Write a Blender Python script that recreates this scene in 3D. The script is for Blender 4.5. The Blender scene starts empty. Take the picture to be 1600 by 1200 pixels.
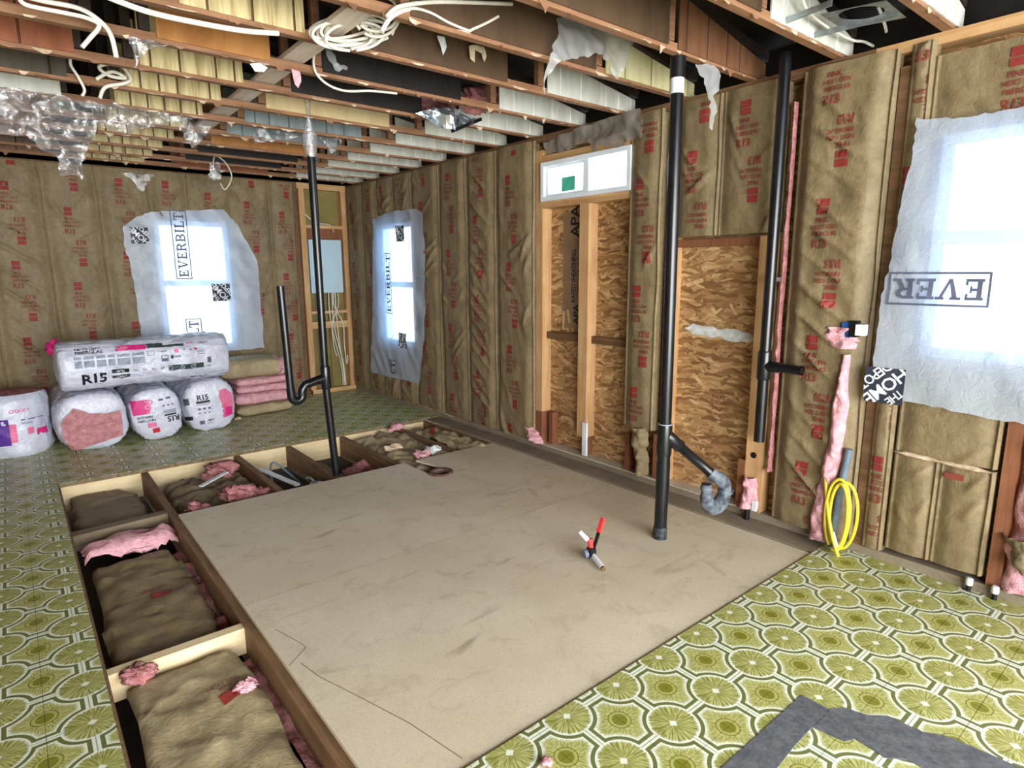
import bpy, bmesh, math, random
import numpy as np
from mathutils import Vector, Matrix
from mathutils.geometry import tessellate_polygon

SC = bpy.context.scene
COL = SC.collection
random.seed(7)

# ------------------------------------------------------------------ camera, world, lights, exposure
CAM = np.array([0.0, 0.0, 1.36])
_vx = np.array([1189.0, -184.0]); _vy = np.array([-790.0, -172.0])
FPX = math.sqrt(-float(_vx @ _vy))                     # focal length in pixels of a 1600 px wide frame
def _n(v): return v / np.linalg.norm(v)
_ex = _n(np.array([_vx[0], _vx[1], FPX])); _ey = _n(np.array([_vy[0], _vy[1], FPX])); _ez = np.cross(_ex, _ey)
ROT = np.stack([_ex, _ey, _ez])                        # camera (right, down, forward) -> world
cam = bpy.data.cameras.new('camera'); cam.sensor_width = 36; cam.lens = FPX / 1600 * 36
cam.clip_start = 0.05
co = bpy.data.objects.new('camera', cam); COL.objects.link(co)
M = Matrix.Identity(4)
for i in range(3):
    M[i][0] = ROT[i, 0]; M[i][1] = -ROT[i, 1]; M[i][2] = -ROT[i, 2]; M[i][3] = CAM[i]
co.matrix_world = M
SC.camera = co

def P(px, py, axis, val):
    """the point of the plane (axis = val) that lies along a line of sight"""
    d = ROT @ np.array([px - 800.0, py - 600.0, FPX])
    return CAM + d * ((val - CAM[axis]) / d[axis])

world = bpy.data.worlds.new('overcast_sky'); SC.world = world; world.use_nodes = True
bg = world.node_tree.nodes['Background']
bg.inputs[0].default_value = (0.80, 0.91, 1.0, 1); bg.inputs[1].default_value = 4.6

def area(name, loc, rot, sx, sy, power, color=(1, 1, 1)):
    l = bpy.data.lights.new(name, 'AREA'); l.shape = 'RECTANGLE'; l.size = sx; l.size_y = sy
    l.energy = power; l.color = color
    o = bpy.data.objects.new(name, l); COL.objects.link(o); o.location = loc; o.rotation_euler = rot
    return o
# added fill lights, for daylight from openings assumed behind and beside the camera
area('rear_fill_light', (0.2, -2.7, 1.25), (math.radians(90), 0, 0), 4.4, 2.1, 300, (1.0, 0.985, 0.96))
area('side_fill_light', (3.0, -1.3, 1.4), (0, math.radians(90), 0), 1.2, 1.4, 60, (0.95, 0.98, 1.0))
SC.view_settings.view_transform = 'Standard'; SC.view_settings.look = 'None'
SC.view_settings.exposure = 0.6; SC.view_settings.gamma = 1; SC.view_settings.use_curve_mapping = False
SC.cycles.max_bounces = 8; SC.cycles.transparent_max_bounces = 12

# ------------------------------------------------------------------ materials
def L(r, g, b):
    f = lambda c: ((c / 255 + 0.055) / 1.055) ** 2.4 if c > 10 else c / 255 / 12.92
    return (f(r), f(g), f(b), 1)

class NT:
    def __init__(s, name):
        s.mat = bpy.data.materials.new(name); s.mat.use_nodes = True
        s.t = s.mat.node_tree; s.N = s.t.nodes
        s.b = s.N['Principled BSDF']; s.out = s.N['Material Output']
    def link(s, a, b): s.t.links.new(a, b)
    def put(s, sock, v):
        if isinstance(v, bpy.types.NodeSocket): s.link(v, sock)
        else: sock.default_value = v
    def m(s, op, a, b=0.0, c=0.0):
        n = s.N.new('ShaderNodeMath'); n.operation = op
        for i, v in enumerate((a, b, c)): s.put(n.inputs[i], v)
        return n.outputs[0]
    def ss(s, v, lo, hi):                              # smoothstep
        n = s.N.new('ShaderNodeMapRange'); n.interpolation_type = 'SMOOTHSTEP'
        s.put(n.inputs[0], v); n.inputs[1].default_value = lo; n.inputs[2].default_value = hi
        return n.outputs[0]
    def mix(s, f, a, b):
        n = s.N.new('ShaderNodeMix'); n.data_type = 'RGBA'
        s.put(n.inputs[0], f); s.put(n.inputs[6], a); s.put(n.inputs[7], b)
        return n.outputs[2]
    def coord(s, which='Object'): return s.N.new('ShaderNodeTexCoord').outputs[which]
    def mapping(s, v, scale=(1, 1, 1), rot=(0, 0, 0), loc=(0, 0, 0)):
        n = s.N.new('ShaderNodeMapping'); s.link(v, n.inputs[0])
        n.inputs[1].default_value = loc; n.inputs[2].default_value = rot; n.inputs[3].default_value = scale
        return n.outputs[0]
    def noise(s, v, scale, detail=4, rough=0.55, dist=0.0, out=0):
        n = s.N.new('ShaderNodeTexNoise'); s.link(v, n.inputs['Vector'])
        n.inputs['Scale'].default_value = scale; n.inputs['Detail'].default_value = detail
        n.inputs['Roughness'].default_value = rough; n.inputs['Distortion'].default_value = dist
        return n.outputs[out]
    def voro(s, v, scale, feature='F1', out='Color'):
        n = s.N.new('ShaderNodeTexVoronoi'); n.feature = feature; s.link(v, n.inputs['Vector'])
        n.inputs['Scale'].default_value = scale
        return n.outputs[out]
    def xyz(s, v):
        n = s.N.new('ShaderNodeSeparateXYZ'); s.link(v, n.inputs[0]); return n.outputs
    def comb(s, x, y, z):
        n = s.N.new('ShaderNodeCombineXYZ')
        for i, v in enumerate((x, y, z)): s.put(n.inputs[i], v)
        return n.outputs[0]
    def bump(s, h, strength, dist=0.01):
        n = s.N.new('ShaderNodeBump'); n.inputs['Strength'].default_value = strength; n.inputs['Distance'].default_value = dist
        s.link(h, n.inputs['Height']); s.link(n.outputs[0], s.b.inputs['Normal'])
    def done(s, col=None, rough=None, metal=None, spec=None):
        if col is not None: s.put(s.b.inputs['Base Color'], col)
        if rough is not None: s.put(s.b.inputs['Roughness'], rough)
        if metal is not None: s.put(s.b.inputs['Metallic'], metal)
        if spec is not None: s.put(s.b.inputs['Specular IOR Level'], spec)
        return s.mat

def noisy(name, c1, c2, scale=8, stretch=(1, 1, 1), rough=0.6, bump=0.15, bdist=0.004, spec=0.3, metal=0.0, fine=None, detail=5):
    t = NT(name); v = t.mapping(t.coord(), stretch)
    n = t.noise(v, scale, detail)
    f = t.ss(n, 0.3, 0.7)
    if fine:
        n2 = t.noise(v, fine, 3); f = t.m('ADD', t.m('MULTIPLY', f, 0.6), t.m('MULTIPLY', t.ss(n2, 0.3, 0.7), 0.4))
    if bump: t.bump(t.noise(v, (fine or scale) * 1.0, 6), bump, bdist)
    return t.done(t.mix(f, c1, c2), rough, metal, spec)

def wood(name, c1, c2, rough=0.65, along=0):
    """grain runs along the given local axis"""
    t = NT(name); st = [26, 26, 26]; st[along] = 1.6
    v = t.mapping(t.coord(), tuple(st))
    n = t.noise(v, 1.0, 5, 0.6, 1.2); n2 = t.noise(t.mapping(t.coord(), (5, 5, 5)), 1.2, 4)
    f = t.m('ADD', t.m('MULTIPLY', t.ss(n, 0.3, 0.7), 0.65), t.m('MULTIPLY', t.ss(n2, 0.3, 0.7), 0.35))
    t.bump(n, 0.15, 0.002)
    return t.done(t.mix(f, c1, c2), rough, 0, 0.25)

def flat(name, c, rough=0.5, spec=0.4, metal=0.0):
    t = NT(name); n = t.noise(t.coord(), 14, 3)
    dk = (c[0] * 0.82, c[1] * 0.82, c[2] * 0.82, 1)
    return t.done(t.mix(t.ss(n, 0.3, 0.7), dk, c), rough, metal, spec)

def kraft_mat(name, c1, c2):
    t = NT(name); v = t.coord()
    n1 = t.noise(v, 5, 5, 0.6); n2 = t.noise(t.mapping(v, (1, 1, 0.6)), 55, 4, 0.65); n3 = t.noise(v, 16, 4, 0.6, 1.5)
    f = t.m('ADD', t.m('MULTIPLY', t.ss(n1, 0.3, 0.7), 0.45), t.m('ADD', t.m('MULTIPLY', t.ss(n2, 0.3, 0.7), 0.3), t.m('MULTIPLY', t.ss(n3, 0.35, 0.65), 0.25)))
    h = t.m('ADD', t.m('MULTIPLY', n2, 0.35), t.m('ABSOLUTE', t.m('SUBTRACT', n3, 0.5)))
    t.bump(h, 0.38, 0.014)
    return t.done(t.mix(f, c1, c2), 0.55, 0, 0.3)

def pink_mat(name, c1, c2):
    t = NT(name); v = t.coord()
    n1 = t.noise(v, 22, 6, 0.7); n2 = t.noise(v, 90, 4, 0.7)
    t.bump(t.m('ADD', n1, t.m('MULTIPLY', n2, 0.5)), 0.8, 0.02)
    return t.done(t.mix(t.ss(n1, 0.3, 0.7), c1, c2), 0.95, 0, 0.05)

def osb_mat():
    t = NT('oriented_strand_board'); v = t.coord()
    d = t.N.new('ShaderNodeVectorMath'); d.operation = 'ADD'
    t.link(v, d.inputs[0])
    nz = t.N.new('ShaderNodeTexNoise'); t.link(v, nz.inputs['Vector']); nz.inputs['Scale'].default_value = 6
    sc = t.N.new('ShaderNodeVectorMath'); sc.operation = 'SCALE'; t.link(nz.outputs[1], sc.inputs[0]); sc.inputs[3].default_value = 0.07
    t.link(sc.outputs[0], d.inputs[1]); w = d.outputs[0]
    # strands lying in the y-z plane at several angles
    def strands(ang, a, b, off):
        return t.xyz(t.voro(t.mapping(t.mapping(w, (1, 1, 1), (ang, 0, 0), (0, off, off)), (1, a, b)), 1.0))
    f = strands(0.9, 13, 50, 0.0)[0]
    for ang, a, b, off in ((-0.95, 11, 54, 3.1), (0.55, 12, 60, 7.7), (-0.38, 10, 52, 1.3), (0.08, 11, 62, 5.2)):
        q = strands(ang, a, b, off); k = t.ss(q[1], 0.50, 0.52)
        f = t.m('ADD', t.m('MULTIPLY', f, t.m('SUBTRACT', 1.0, k)), t.m('MULTIPLY', q[0], k))
    pick = t.noise(v, 5, 3)
    grain = t.noise(t.mapping(w, (1, 14, 120)), 1.0, 3)
    f = t.m('ADD', t.m('MULTIPLY', f, 0.62), t.m('ADD', t.m('MULTIPLY', pick, 0.30), t.m('MULTIPLY', grain, 0.16)))
    r = t.N.new('ShaderNodeValToRGB'); t.link(f, r.inputs[0])
    e = r.color_ramp.elements
    e[0].position = 0.16; e[0].color = L(108, 76, 48); e[1].position = 0.92; e[1].color = L(216, 186, 140)
    for p, c in ((0.35, L(142, 104, 66)), (0.55, L(168, 129, 86)), (0.75, L(190, 153, 106))):
        x = e.new(p); x.color = c
    t.bump(f, 0.3, 0.004)
    return t.done(r.outputs[0], 0.6, 0, 0.3)

def panel_mat(name, c1, c2, sx=30):
    t = NT(name); v = t.mapping(t.coord(), (sx, sx, 3.0)); n = t.noise(v, 1.0, 4, 0.6, 0.6)
    n2 = t.noise(t.coord(), 5, 3)
    f = t.m('MULTIPLY', t.ss(n, 0.38, 0.72), t.ss(n2, 0.1, 0.6))
    return t.done(t.mix(f, c1, c2), 0.5, 0, 0.3)

def board_mat():
    t = NT('hardboard'); v = t.coord()
    n1 = t.noise(v, 1.4, 5, 0.6); n2 = t.noise(v, 7, 6, 0.65, 0.8); n3 = t.noise(v, 160, 2)
    st = t.noise(t.mapping(v, (1.2, 5, 1), (0, 0, 0.5)), 1.3, 5, 0.6, 1.0)
    c = t.mix(t.ss(n1, 0.3, 0.7), L(206, 192, 166), L(220, 208, 184))
    c = t.mix(t.m('MULTIPLY', t.ss(n2, 0.5, 0.8), 0.55), c, L(158, 138, 110))
    c = t.mix(t.m('MULTIPLY', t.ss(st, 0.58, 0.76), 0.6), c, L(140, 122, 96))
    c = t.mix(t.m('MULTIPLY', t.ss(n3, 0.35, 0.75), 0.22), c, L(150, 130, 104))
    sp = t.voro(v, 3.1, out='Distance')
    c = t.mix(t.m('SUBTRACT', 1.0, t.ss(sp, 0.012, 0.03)), c, L(90, 70, 52))
    t.bump(n3, 0.1, 0.001)
    return t.done(c, 0.55, 0, 0.35)

TILE = 0.2286
def vinyl_mat():
    t = NT('patterned_vinyl'); v = t.coord(); x = t.xyz(v)
    def wrap(s): return t.m('SUBTRACT', t.m('FRACT', t.m('ADD', t.m('DIVIDE', s, TILE), 0.5)), 0.5)
    fu = wrap(x[0]); fv = wrap(x[1]); au = t.m('ABSOLUTE', fu); av = t.m('ABSOLUTE', fv)
    r = t.m('SQRT', t.m('ADD', t.m('MULTIPLY', fu, fu), t.m('MULTIPLY', fv, fv)))
    qu = t.m('SUBTRACT', 0.5, au); qv = t.m('SUBTRACT', 0.5, av)
    rc = t.m('SQRT', t.m('ADD', t.m('MULTIPLY', qu, qu), t.m('MULTIPLY', qv, qv)))
    dmin = t.m('MINIMUM', au, av)
    WHITE = L(226, 232, 212); DARK = L(104, 110, 62); OLV = L(122, 124, 50); LITE = L(186, 186, 120)
    # circle medallion at the tile's middle
    th = t.m('ARCTAN2', fv, fu)
    pn = t.noise(t.comb(t.m('MULTIPLY', t.m('COSINE', th), 5.5), t.m('MULTIPLY', t.m('SINE', th), 5.5), t.m('MULTIPLY', r, 3.0)), 2.2, 3)
    petals = t.mix(t.ss(pn, 0.38, 0.62), OLV, LITE)
    edge = t.m('ADD', r, t.m('MULTIPLY', t.m('SUBTRACT', pn, 0.5), 0.10))
    circ = t.mix(t.ss(edge, 0.295, 0.335), petals, WHITE)
    dia = t.m('ADD', au, av)
    circ = t.mix(t.m('SUBTRACT', 1.0, t.ss(dia, 0.05, 0.075)), circ, WHITE)
    # octagon at the tile's corners
    th2 = t.m('ARCTAN2', qv, qu)
    pn2 = t.noise(t.comb(t.m('MULTIPLY', t.m('COSINE', th2), 5.0), t.m('MULTIPLY', t.m('SINE', th2), 5.0), t.m('MULTIPLY', rc, 4.0)), 2.6, 3)
    e = t.m('MINIMUM', t.m('SUBTRACT', dmin, 0.034), t.m('SUBTRACT', r, 0.342))
    fade = t.m('ADD', e, t.m('MULTIPLY', t.m('SUBTRACT', pn2, 0.5), 0.16))
    octi = t.mix(t.ss(fade, 0.07, 0.13), WHITE, t.mix(t.ss(pn2, 0.35, 0.65), L(138, 138, 62), L(196, 196, 130)))
    octi = t.mix(t.m('SUBTRACT', 1.0, t.ss(rc, 0.155, 0.165)), octi, L(110, 116, 44))
    octi = t.mix(t.m('SUBTRACT', 1.0, t.ss(rc, 0.14, 0.148)), octi, L(172, 172, 96))
    octi = t.mix(t.m('SUBTRACT', 1.0, t.ss(rc, 0.10, 0.11)), octi, L(122, 124, 40))
    band = t.m('MULTIPLY', t.ss(e, 0.008, 0.014), t.m('SUBTRACT', 1.0, t.ss(e, 0.062, 0.068)))
    col = t.mix(t.ss(e, -0.002, 0.004), WHITE, octi)
    col = t.mix(band, col, DARK)
    col = t.mix(t.m('SUBTRACT', 1.0, t.ss(r, 0.330, 0.336)), col, circ)
    cl = t.m('MULTIPLY', t.m('SUBTRACT', 1.0, t.ss(dmin, 0.004, 0.010)), t.ss(r, 0.335, 0.345))
    col = t.mix(t.m('MULTIPLY', cl, 0.8), col, L(120, 128, 104))
    # grime
    g = t.noise(t.coord('Generated'), 3, 4)
    col = t.mix(t.m('MULTIPLY', t.ss(t.noise(v, 30, 4), 0.5, 0.8), 0.25), col, L(120, 118, 80))
    return t.done(col, 0.38, 0, 0.45)

def sheet_mat(name, tint, transp, rough=0.35, trans=0.75, face=(0.46, 0.51, 0.59, 1)):
    """milky poly film: scatters light through and lets a little straight through"""
    t = NT(name); N = t.N
    tr = N.new('ShaderNodeBsdfTranslucent'); tr.inputs[0].default_value = tint
    di = N.new('ShaderNodeBsdfDiffuse'); di.inputs[0].default_value = face
    gl = N.new('ShaderNodeBsdfGlossy'); gl.inputs[0].default_value = (1, 1, 1, 1); gl.inputs[1].default_value = rough
    tp = N.new('ShaderNodeBsdfTransparent')
    def mx(f, a, b):
        n = N.new('ShaderNodeMixShader'); t.put(n.inputs[0], f); t.link(a, n.inputs[1]); t.link(b, n.inputs[2]); return n.outputs[0]
    s = mx(trans, di.outputs[0], tr.outputs[0]); s = mx(0.06, s, gl.outputs[0]); s = mx(transp, s, tp.outputs[0])
    bn = N.new('ShaderNodeBump'); bn.inputs['Strength'].default_value = 0.5; bn.inputs['Distance'].default_value = 0.01
    t.link(t.noise(t.coord(), 26, 5, 0.6, 1.0), bn.inputs['Height'])
    for q in (tr, di, gl): t.link(bn.outputs[0], q.inputs['Normal'])
    N.remove(t.b); t.link(s, t.out.inputs[0]); return t.mat

def clear_mat():
    t = NT('clear_poly_film'); N = t.N
    di = N.new('ShaderNodeBsdfDiffuse'); di.inputs[0].default_value = (0.8, 0.82, 0.85, 1)
    gl = N.new('ShaderNodeBsdfGlossy'); gl.inputs[1].default_value = 0.12
    tp = N.new('ShaderNodeBsdfTransparent'); tp.inputs[0].default_value = (0.95, 0.95, 0.97, 1)
    def mx(f, a, b):
        n = N.new('ShaderNodeMixShader'); n.inputs[0].default_value = f; t.link(a, n.inputs[1]); t.link(b, n.inputs[2]); return n.outputs[0]
    s = mx(0.72, di.outputs[0], gl.outputs[0]); s = mx(0.66, s, tp.outputs[0])
    bn = N.new('ShaderNodeBump'); bn.inputs['Strength'].default_value = 0.7; bn.inputs['Distance'].default_value = 0.01
    t.link(t.noise(t.coord(), 30, 4, 0.6, 2.0), bn.inputs['Height']); t.link(bn.outputs[0], gl.inputs['Normal'])
    N.remove(t.b); t.link(s, t.out.inputs[0]); return t.mat

def glass_mat():
    t = NT('window_glass'); N = t.N
    gl = N.new('ShaderNodeBsdfGlossy'); gl.inputs[1].default_value = 0.02; tp = N.new('ShaderNodeBsdfTransparent')
    tp.inputs[0].default_value = (0.93, 0.97, 0.96, 1)
    n = N.new('ShaderNodeMixShader'); n.inputs[0].default_value = 0.05
    t.link(tp.outputs[0], n.inputs[1]); t.link(gl.outputs[0], n.inputs[2]); N.remove(t.b); t.link(n.outputs[0], t.out.inputs[0])
    return t.mat

MT = dict(
    kraft=kraft_mat('kraft_paper', L(108, 92, 66), L(142, 124, 92)),
    kraft_dirty=kraft_mat('dusty_kraft_paper', L(104, 92, 70), L(148, 133, 105)),
    kraft_pale=kraft_mat('pale_kraft_paper', L(138, 122, 92), L(178, 161, 126)),
    pink=pink_mat('pink_fibreglass', L(214, 150, 158), L(240, 190, 198)),
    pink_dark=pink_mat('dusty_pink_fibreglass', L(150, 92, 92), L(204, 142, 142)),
    osb=osb_mat(), vinyl=vinyl_mat(), board=board_mat(),
    stud=wood('pale_lumber', L(176, 132, 86), L(208, 168, 122), along=2),
    stud_y=wood('pale_lumber_along_wall', L(170, 128, 84), L(206, 166, 120), along=1),
    stud_x=wood('pale_lumber_across', L(178, 136, 88), L(214, 178, 130), along=0),
    redwood=wood('reddish_lumber', L(112, 68, 46), L(144, 94, 66), along=2),
    brownwood=wood('aged_brown_lumber', L(86, 60, 40), L(126, 94, 66), along=1),
    chord=wood('truss_lumber', L(112, 78, 54), L(154, 114, 84), along=0),
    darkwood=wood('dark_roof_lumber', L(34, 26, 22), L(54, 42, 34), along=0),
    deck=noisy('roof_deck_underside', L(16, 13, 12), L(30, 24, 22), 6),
    joist=wood('floor_joist_lumber', L(104, 78, 54), L(146, 114, 82), along=1),
    pale_x=wood('fresh_cut_lumber', L(208, 184, 142), L(232, 212, 172), along=0),
    greywood=wood('grey_weathered_lumber', L(98, 84, 66), L(132, 116, 94), along=0),
    subfloor=noisy('particle_board', L(104, 88, 66), L(138, 118, 90), 40, rough=0.8),
    strip=noisy('dusty_grey_subfloor', L(118, 107, 90), L(144, 131, 110), 5, rough=0.85, fine=60),
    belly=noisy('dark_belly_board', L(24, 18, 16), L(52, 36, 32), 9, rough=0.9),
    abs=noisy('black_abs_plastic', L(12, 13, 16), L(22, 24, 28), 10, rough=0.26, bump=0.03, spec=0.5),
    abs_grey=noisy('dusty_grey_abs_plastic', L(58, 64, 72), L(122, 130, 140), 26, rough=0.45, bump=0.08),
    white_band=flat('white_tape', L(232, 236, 240), 0.5),
    pvc=noisy('white_vinyl_frame', L(222, 230, 240), L(238, 244, 250), 4, rough=0.4, bump=0),
    red=flat('red_print', L(132, 64, 54), 0.6, 0.2),
    redsq=flat('red_logo_print', L(140, 54, 50), 0.6, 0.2),
    ink=flat('charcoal_print', L(52, 56, 70), 0.5, 0.3),
    ink_grey=flat('slate_print', L(96, 100, 122), 0.5, 0.3),
    ink_pale=flat('pale_grey_print', L(158, 166, 184), 0.5, 0.3),
    ink_white=flat('white_print', L(236, 240, 246), 0.5, 0.3),
    ink_black=flat('black_print', L(24, 26, 30), 0.5, 0.3),
    ink_pink=flat('magenta_print', L(214, 46, 128), 0.45, 0.3),
    ink_rose=flat('rose_print', L(232, 120, 160), 0.45, 0.3),
    ink_red=flat('scarlet_print', L(200, 40, 60), 0.45, 0.3),
    ink_purple=flat('violet_print', L(92, 50, 150), 0.45, 0.3),
    ink_green=flat('dark_green_print', L(52, 70, 66), 0.45, 0.3),
    bag=noisy('white_bag_plastic', L(186, 188, 206), L(218, 221, 235), 6, rough=0.22, bump=0.8, bdist=0.02, spec=0.6, fine=16),
    sheet=sheet_mat('milky_poly_film', (0.26, 0.48, 0.86, 1), 0.22, 0.35, 0.24, (0.56, 0.60, 0.68, 1)),
    rag=sheet_mat('cloudy_poly_film', (0.8, 0.82, 0.84, 1), 0.48, 0.15, 0.4, (0.72, 0.73, 0.74, 1)),
    clear=clear_mat(), glass=glass_mat(),
    cream=panel_mat('cream_wood_look_panelling', L(206, 188, 140), L(150, 128, 84)),
    orange=panel_mat('orange_brown_panelling', L(176, 122, 66), L(146, 94, 46), 12),
    redbrown=panel_mat('red_brown_panelling', L(138, 80, 50), L(112, 60, 36), 12),
    black=panel_mat('black_panelling', L(34, 30, 28), L(22, 20, 19), 12),
    darkgreen=panel_mat('dark_olive_panelling', L(68, 60, 46), L(50, 44, 34), 12),
    white=panel_mat('white_panelling', L(204, 203, 192), L(182, 181, 168), 18),
    tan=panel_mat('tan_panelling', L(198, 176, 132), L(176, 152, 108), 10),
    gray=panel_mat('blue_grey_panelling', L(132, 142, 142), L(100, 110, 112), 16),
    darkbrown=panel_mat('dark_brown_panelling', L(86, 66, 48), L(66, 50, 36), 12),
    yellow=panel_mat('pale_yellow_panelling', L(204, 196, 152), L(178, 168, 122), 16),
    brown=panel_mat('brown_panelling', L(120, 82, 58), L(96, 64, 44), 16),
    cable=flat('white_cable_jacket', L(226, 220, 204), 0.45),
    yellow_cable=flat('yellow_cable_jacket', L(232, 214, 60), 0.4),
    steel=noisy('galvanised_steel', L(150, 160, 166), L(188, 198, 204), 24, rough=0.36, bump=0.04, metal=0.85),
    foil=noisy('shiny_foil', L(190, 204, 216), L(232, 240, 246), 5, rough=0.3, bump=0.3, metal=0.95),
    panel_grey=noisy('pale_grey_enamel', L(178, 204, 220), L(190, 214, 228), 3, rough=0.4, bump=0),
    conduit=noisy('grey_conduit', L(92, 106, 122), L(116, 130, 146), 6, rough=0.4, bump=0.02),
    tar=noisy('grey_adhesive_residue', L(74, 76, 82), L(104, 106, 110), 22, rough=0.85, fine=90, bump=0.3),
    rust=noisy('rusty_iron', L(74, 52, 46), L(118, 92, 80), 30, rough=0.8),
    brass=noisy('dull_brass', L(104, 84, 66), L(150, 124, 94), 20, rough=0.4, metal=0.7),
    redplastic=flat('red_plastic', L(232, 66, 66), 0.4), blue=flat('blue_plastic', L(36, 92, 168), 0.4),
    blackp=flat('black_plastic', L(18, 18, 20), 0.4), green=flat('green_sticker', L(70, 178, 148), 0.5),
    scrap=noisy('torn_ceiling_paper', L(168, 140, 110), L(216, 196, 170), 20, rough=0.8),
    strand=noisy('pale_wood_strand', L(190, 156, 108), L(214, 184, 138), 30), abs_dusty=noisy('scuffed_abs', L(26, 27, 30), L(70, 72, 78), 40, rough=0.6),
    foam=noisy('pale_caulk', L(196, 200, 198), L(222, 226, 226), 30, rough=0.7),
    yellowpan=noisy('olive_wall_panel', L(118, 104, 58), L(140, 124, 72), 4, rough=0.6),
    darkgap=noisy('dark_brown_groove', L(40, 30, 22), L(62, 48, 36), 5, rough=0.9),  # dark brown of the panel groove lines
)

# ------------------------------------------------------------------ mesh helpers
class MB:
    """collects vertices and faces (with material slots) for ONE mesh object"""
    def __init__(s): s.v = []; s.f = []; s.mi = []; s.mats = []; s.smooth = []
    def slot(s, m):
        if m not in s.mats: s.mats.append(m)
        return s.mats.index(m)
    def add(s, vs, fs, m, smooth=False):
        o = len(s.v); k = s.slot(m)
        s.v.extend([tuple(map(float, p)) for p in vs])
        for f in fs: s.f.append(tuple(i + o for i in f)); s.mi.append(k); s.smooth.append(smooth)
        return s
    def box(s, a, b, m):
        (x0, y0, z0), (x1, y1, z1) = a, b
        vs = [(x0, y0, z0), (x1, y0, z0), (x1, y1, z0), (x0, y1, z0), (x0, y0, z1), (x1, y0, z1), (x1, y1, z1), (x0, y1, z1)]
        return s.add(vs, BOXF, m)
    def bar(s, p, q, w, h, m, up=(0, 0, 1)):
        p = Vector(p); q = Vector(q); d = (q - p).normalized(); u = Vector(up)
        x = d.cross(u)
        if x.length < 1e-4: x = Vector((1, 0, 0))
        x.normalize(); y = x.cross(d)
        vs = []
        for c in (p, q):
            for sx, sy in ((-1, -1), (1, -1), (1, 1), (-1, 1)): vs.append(c + x * sx * w / 2 + y * sy * h / 2)
        return s.add(vs, [(0, 1, 2, 3), (7, 6, 5, 4), (0, 4, 5, 1), (1, 5, 6, 2), (2, 6, 7, 3), (3, 7, 4, 0)], m)
    def tube(s, pts, r, m, n=12, cap=True, hollow=False):
        pts = [Vector(p) for p in pts]; rs = r if isinstance(r, (list, tuple)) else [r] * len(pts)
        vs = []; fs = []; prev = None
        for i, p in enumerate(pts):
            d = (pts[min(i + 1, len(pts) - 1)] - pts[max(i - 1, 0)])
            if d.length < 1e-9: d = Vector((0, 0, 1))
            d.normalize()
            if prev is None:
                a = d.cross(Vector((0, 0, 1)))
                if a.length < 1e-3: a = d.cross(Vector((0, 1, 0)))
            else: a = prev - d * prev.dot(d)
            a.normalize(); prev = a; b = d.cross(a)
            for k in range(n):
                t = 2 * math.pi * k / n; vs.append(p + (a * math.cos(t) + b * math.sin(t)) * rs[i])
        for i in range(len(pts) - 1):
            for k in range(n):
                k2 = (k + 1) % n; fs.append((i * n + k, i * n + k2, (i + 1) * n + k2, (i + 1) * n + k))
        s.add(vs, fs, m, True)
        if cap:
            e = (len(pts) - 1) * n
            s.add(vs[:n], [tuple(range(n))[::-1]], m); s.add(vs[e:], [tuple(range(n))], m)
        return s
    def grid(s, A, m, smooth=True, wrap=False):
        """A: (nu, nv, 3) array"""
        nu, nv = A.shape[:2]; fs = []
        for i in range(nu - 1 if not wrap else nu):
            i2 = (i + 1) % nu
            for j in range(nv - 1): fs.append((i * nv + j, i2 * nv + j, i2 * nv + j + 1, i * nv + j + 1))
        return s.add(A.reshape(-1, 3), fs, m, smooth)
    def build(s, name, parent=None, loc=(0, 0, 0)):
        me = bpy.data.meshes.new(name); l = np.array(loc)
        org = np.array(parent['_org']) if parent is not None and '_org' in parent else np.zeros(3)
        base = l + 0 if parent is None else org
        V = np.array(s.v) - base
        me.from_pydata(V.tolist(), [], s.f)
        for m in s.mats: me.materials.append(m)
        me.polygons.foreach_set('material_index', s.mi); me.polygons.foreach_set('use_smooth', s.smooth)
        me.update()
        o = bpy.data.objects.new(name, me); COL.objects.link(o)
        if parent is None: o.location = base
        else: o.parent = parent; 
        o['_org'] = [float(c) for c in base]
        return o
BOXF = [(0, 3, 2, 1), (4, 5, 6, 7), (0, 1, 5, 4), (1, 2, 6, 5), (2, 3, 7, 6), (3, 0, 4, 7)]

def tag(o, label=None, cat=None, group=None, kind=None):
    if label: o['label'] = label
    if cat: o['category'] = cat
    if group: o['group'] = group
    if kind: o['kind'] = kind
    return o
def thing(name, label, cat, loc, group=None):
    o = bpy.data.objects.new(name, None); COL.objects.link(o); o.location = loc; o['_org'] = [float(c) for c in loc]
    o.empty_display_size = 0.05
    return tag(o, label, cat, group)
def struct(o): o['kind'] = 'structure'; return o
def part_box(name, a, b, m, parent): return MB().box(a, b, m).build(name, parent)

# value noise on numpy arrays
_R = np.random.default_rng(11).random((256, 256))
def vn(x, y, seed=0):
    x = np.asarray(x, float) + seed * 17.31; y = np.asarray(y, float) + seed * 9.77
    i = np.floor(x).astype(int); j = np.floor(y).astype(int); fx = x - i; fy = y - j
    fx = fx * fx * (3 - 2 * fx); fy = fy * fy * (3 - 2 * fy)
    g = lambda a, b: _R[a % 256, b % 256]
    return (g(i, j) * (1 - fx) + g(i + 1, j) * fx) * (1 - fy) + (g(i, j + 1) * (1 - fx) + g(i + 1, j + 1) * fx) * fy - 0.5
def fbm(x, y, seed=0, o=3):
    s = 0; a = 1
    for k in range(o): s = s + a * vn(x * 2 ** k, y * 2 ** k, seed + k * 3); a *= 0.5
    return s
def ridge(x, y, seed=0): return 0.25 - np.abs(vn(x, y, seed))

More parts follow.
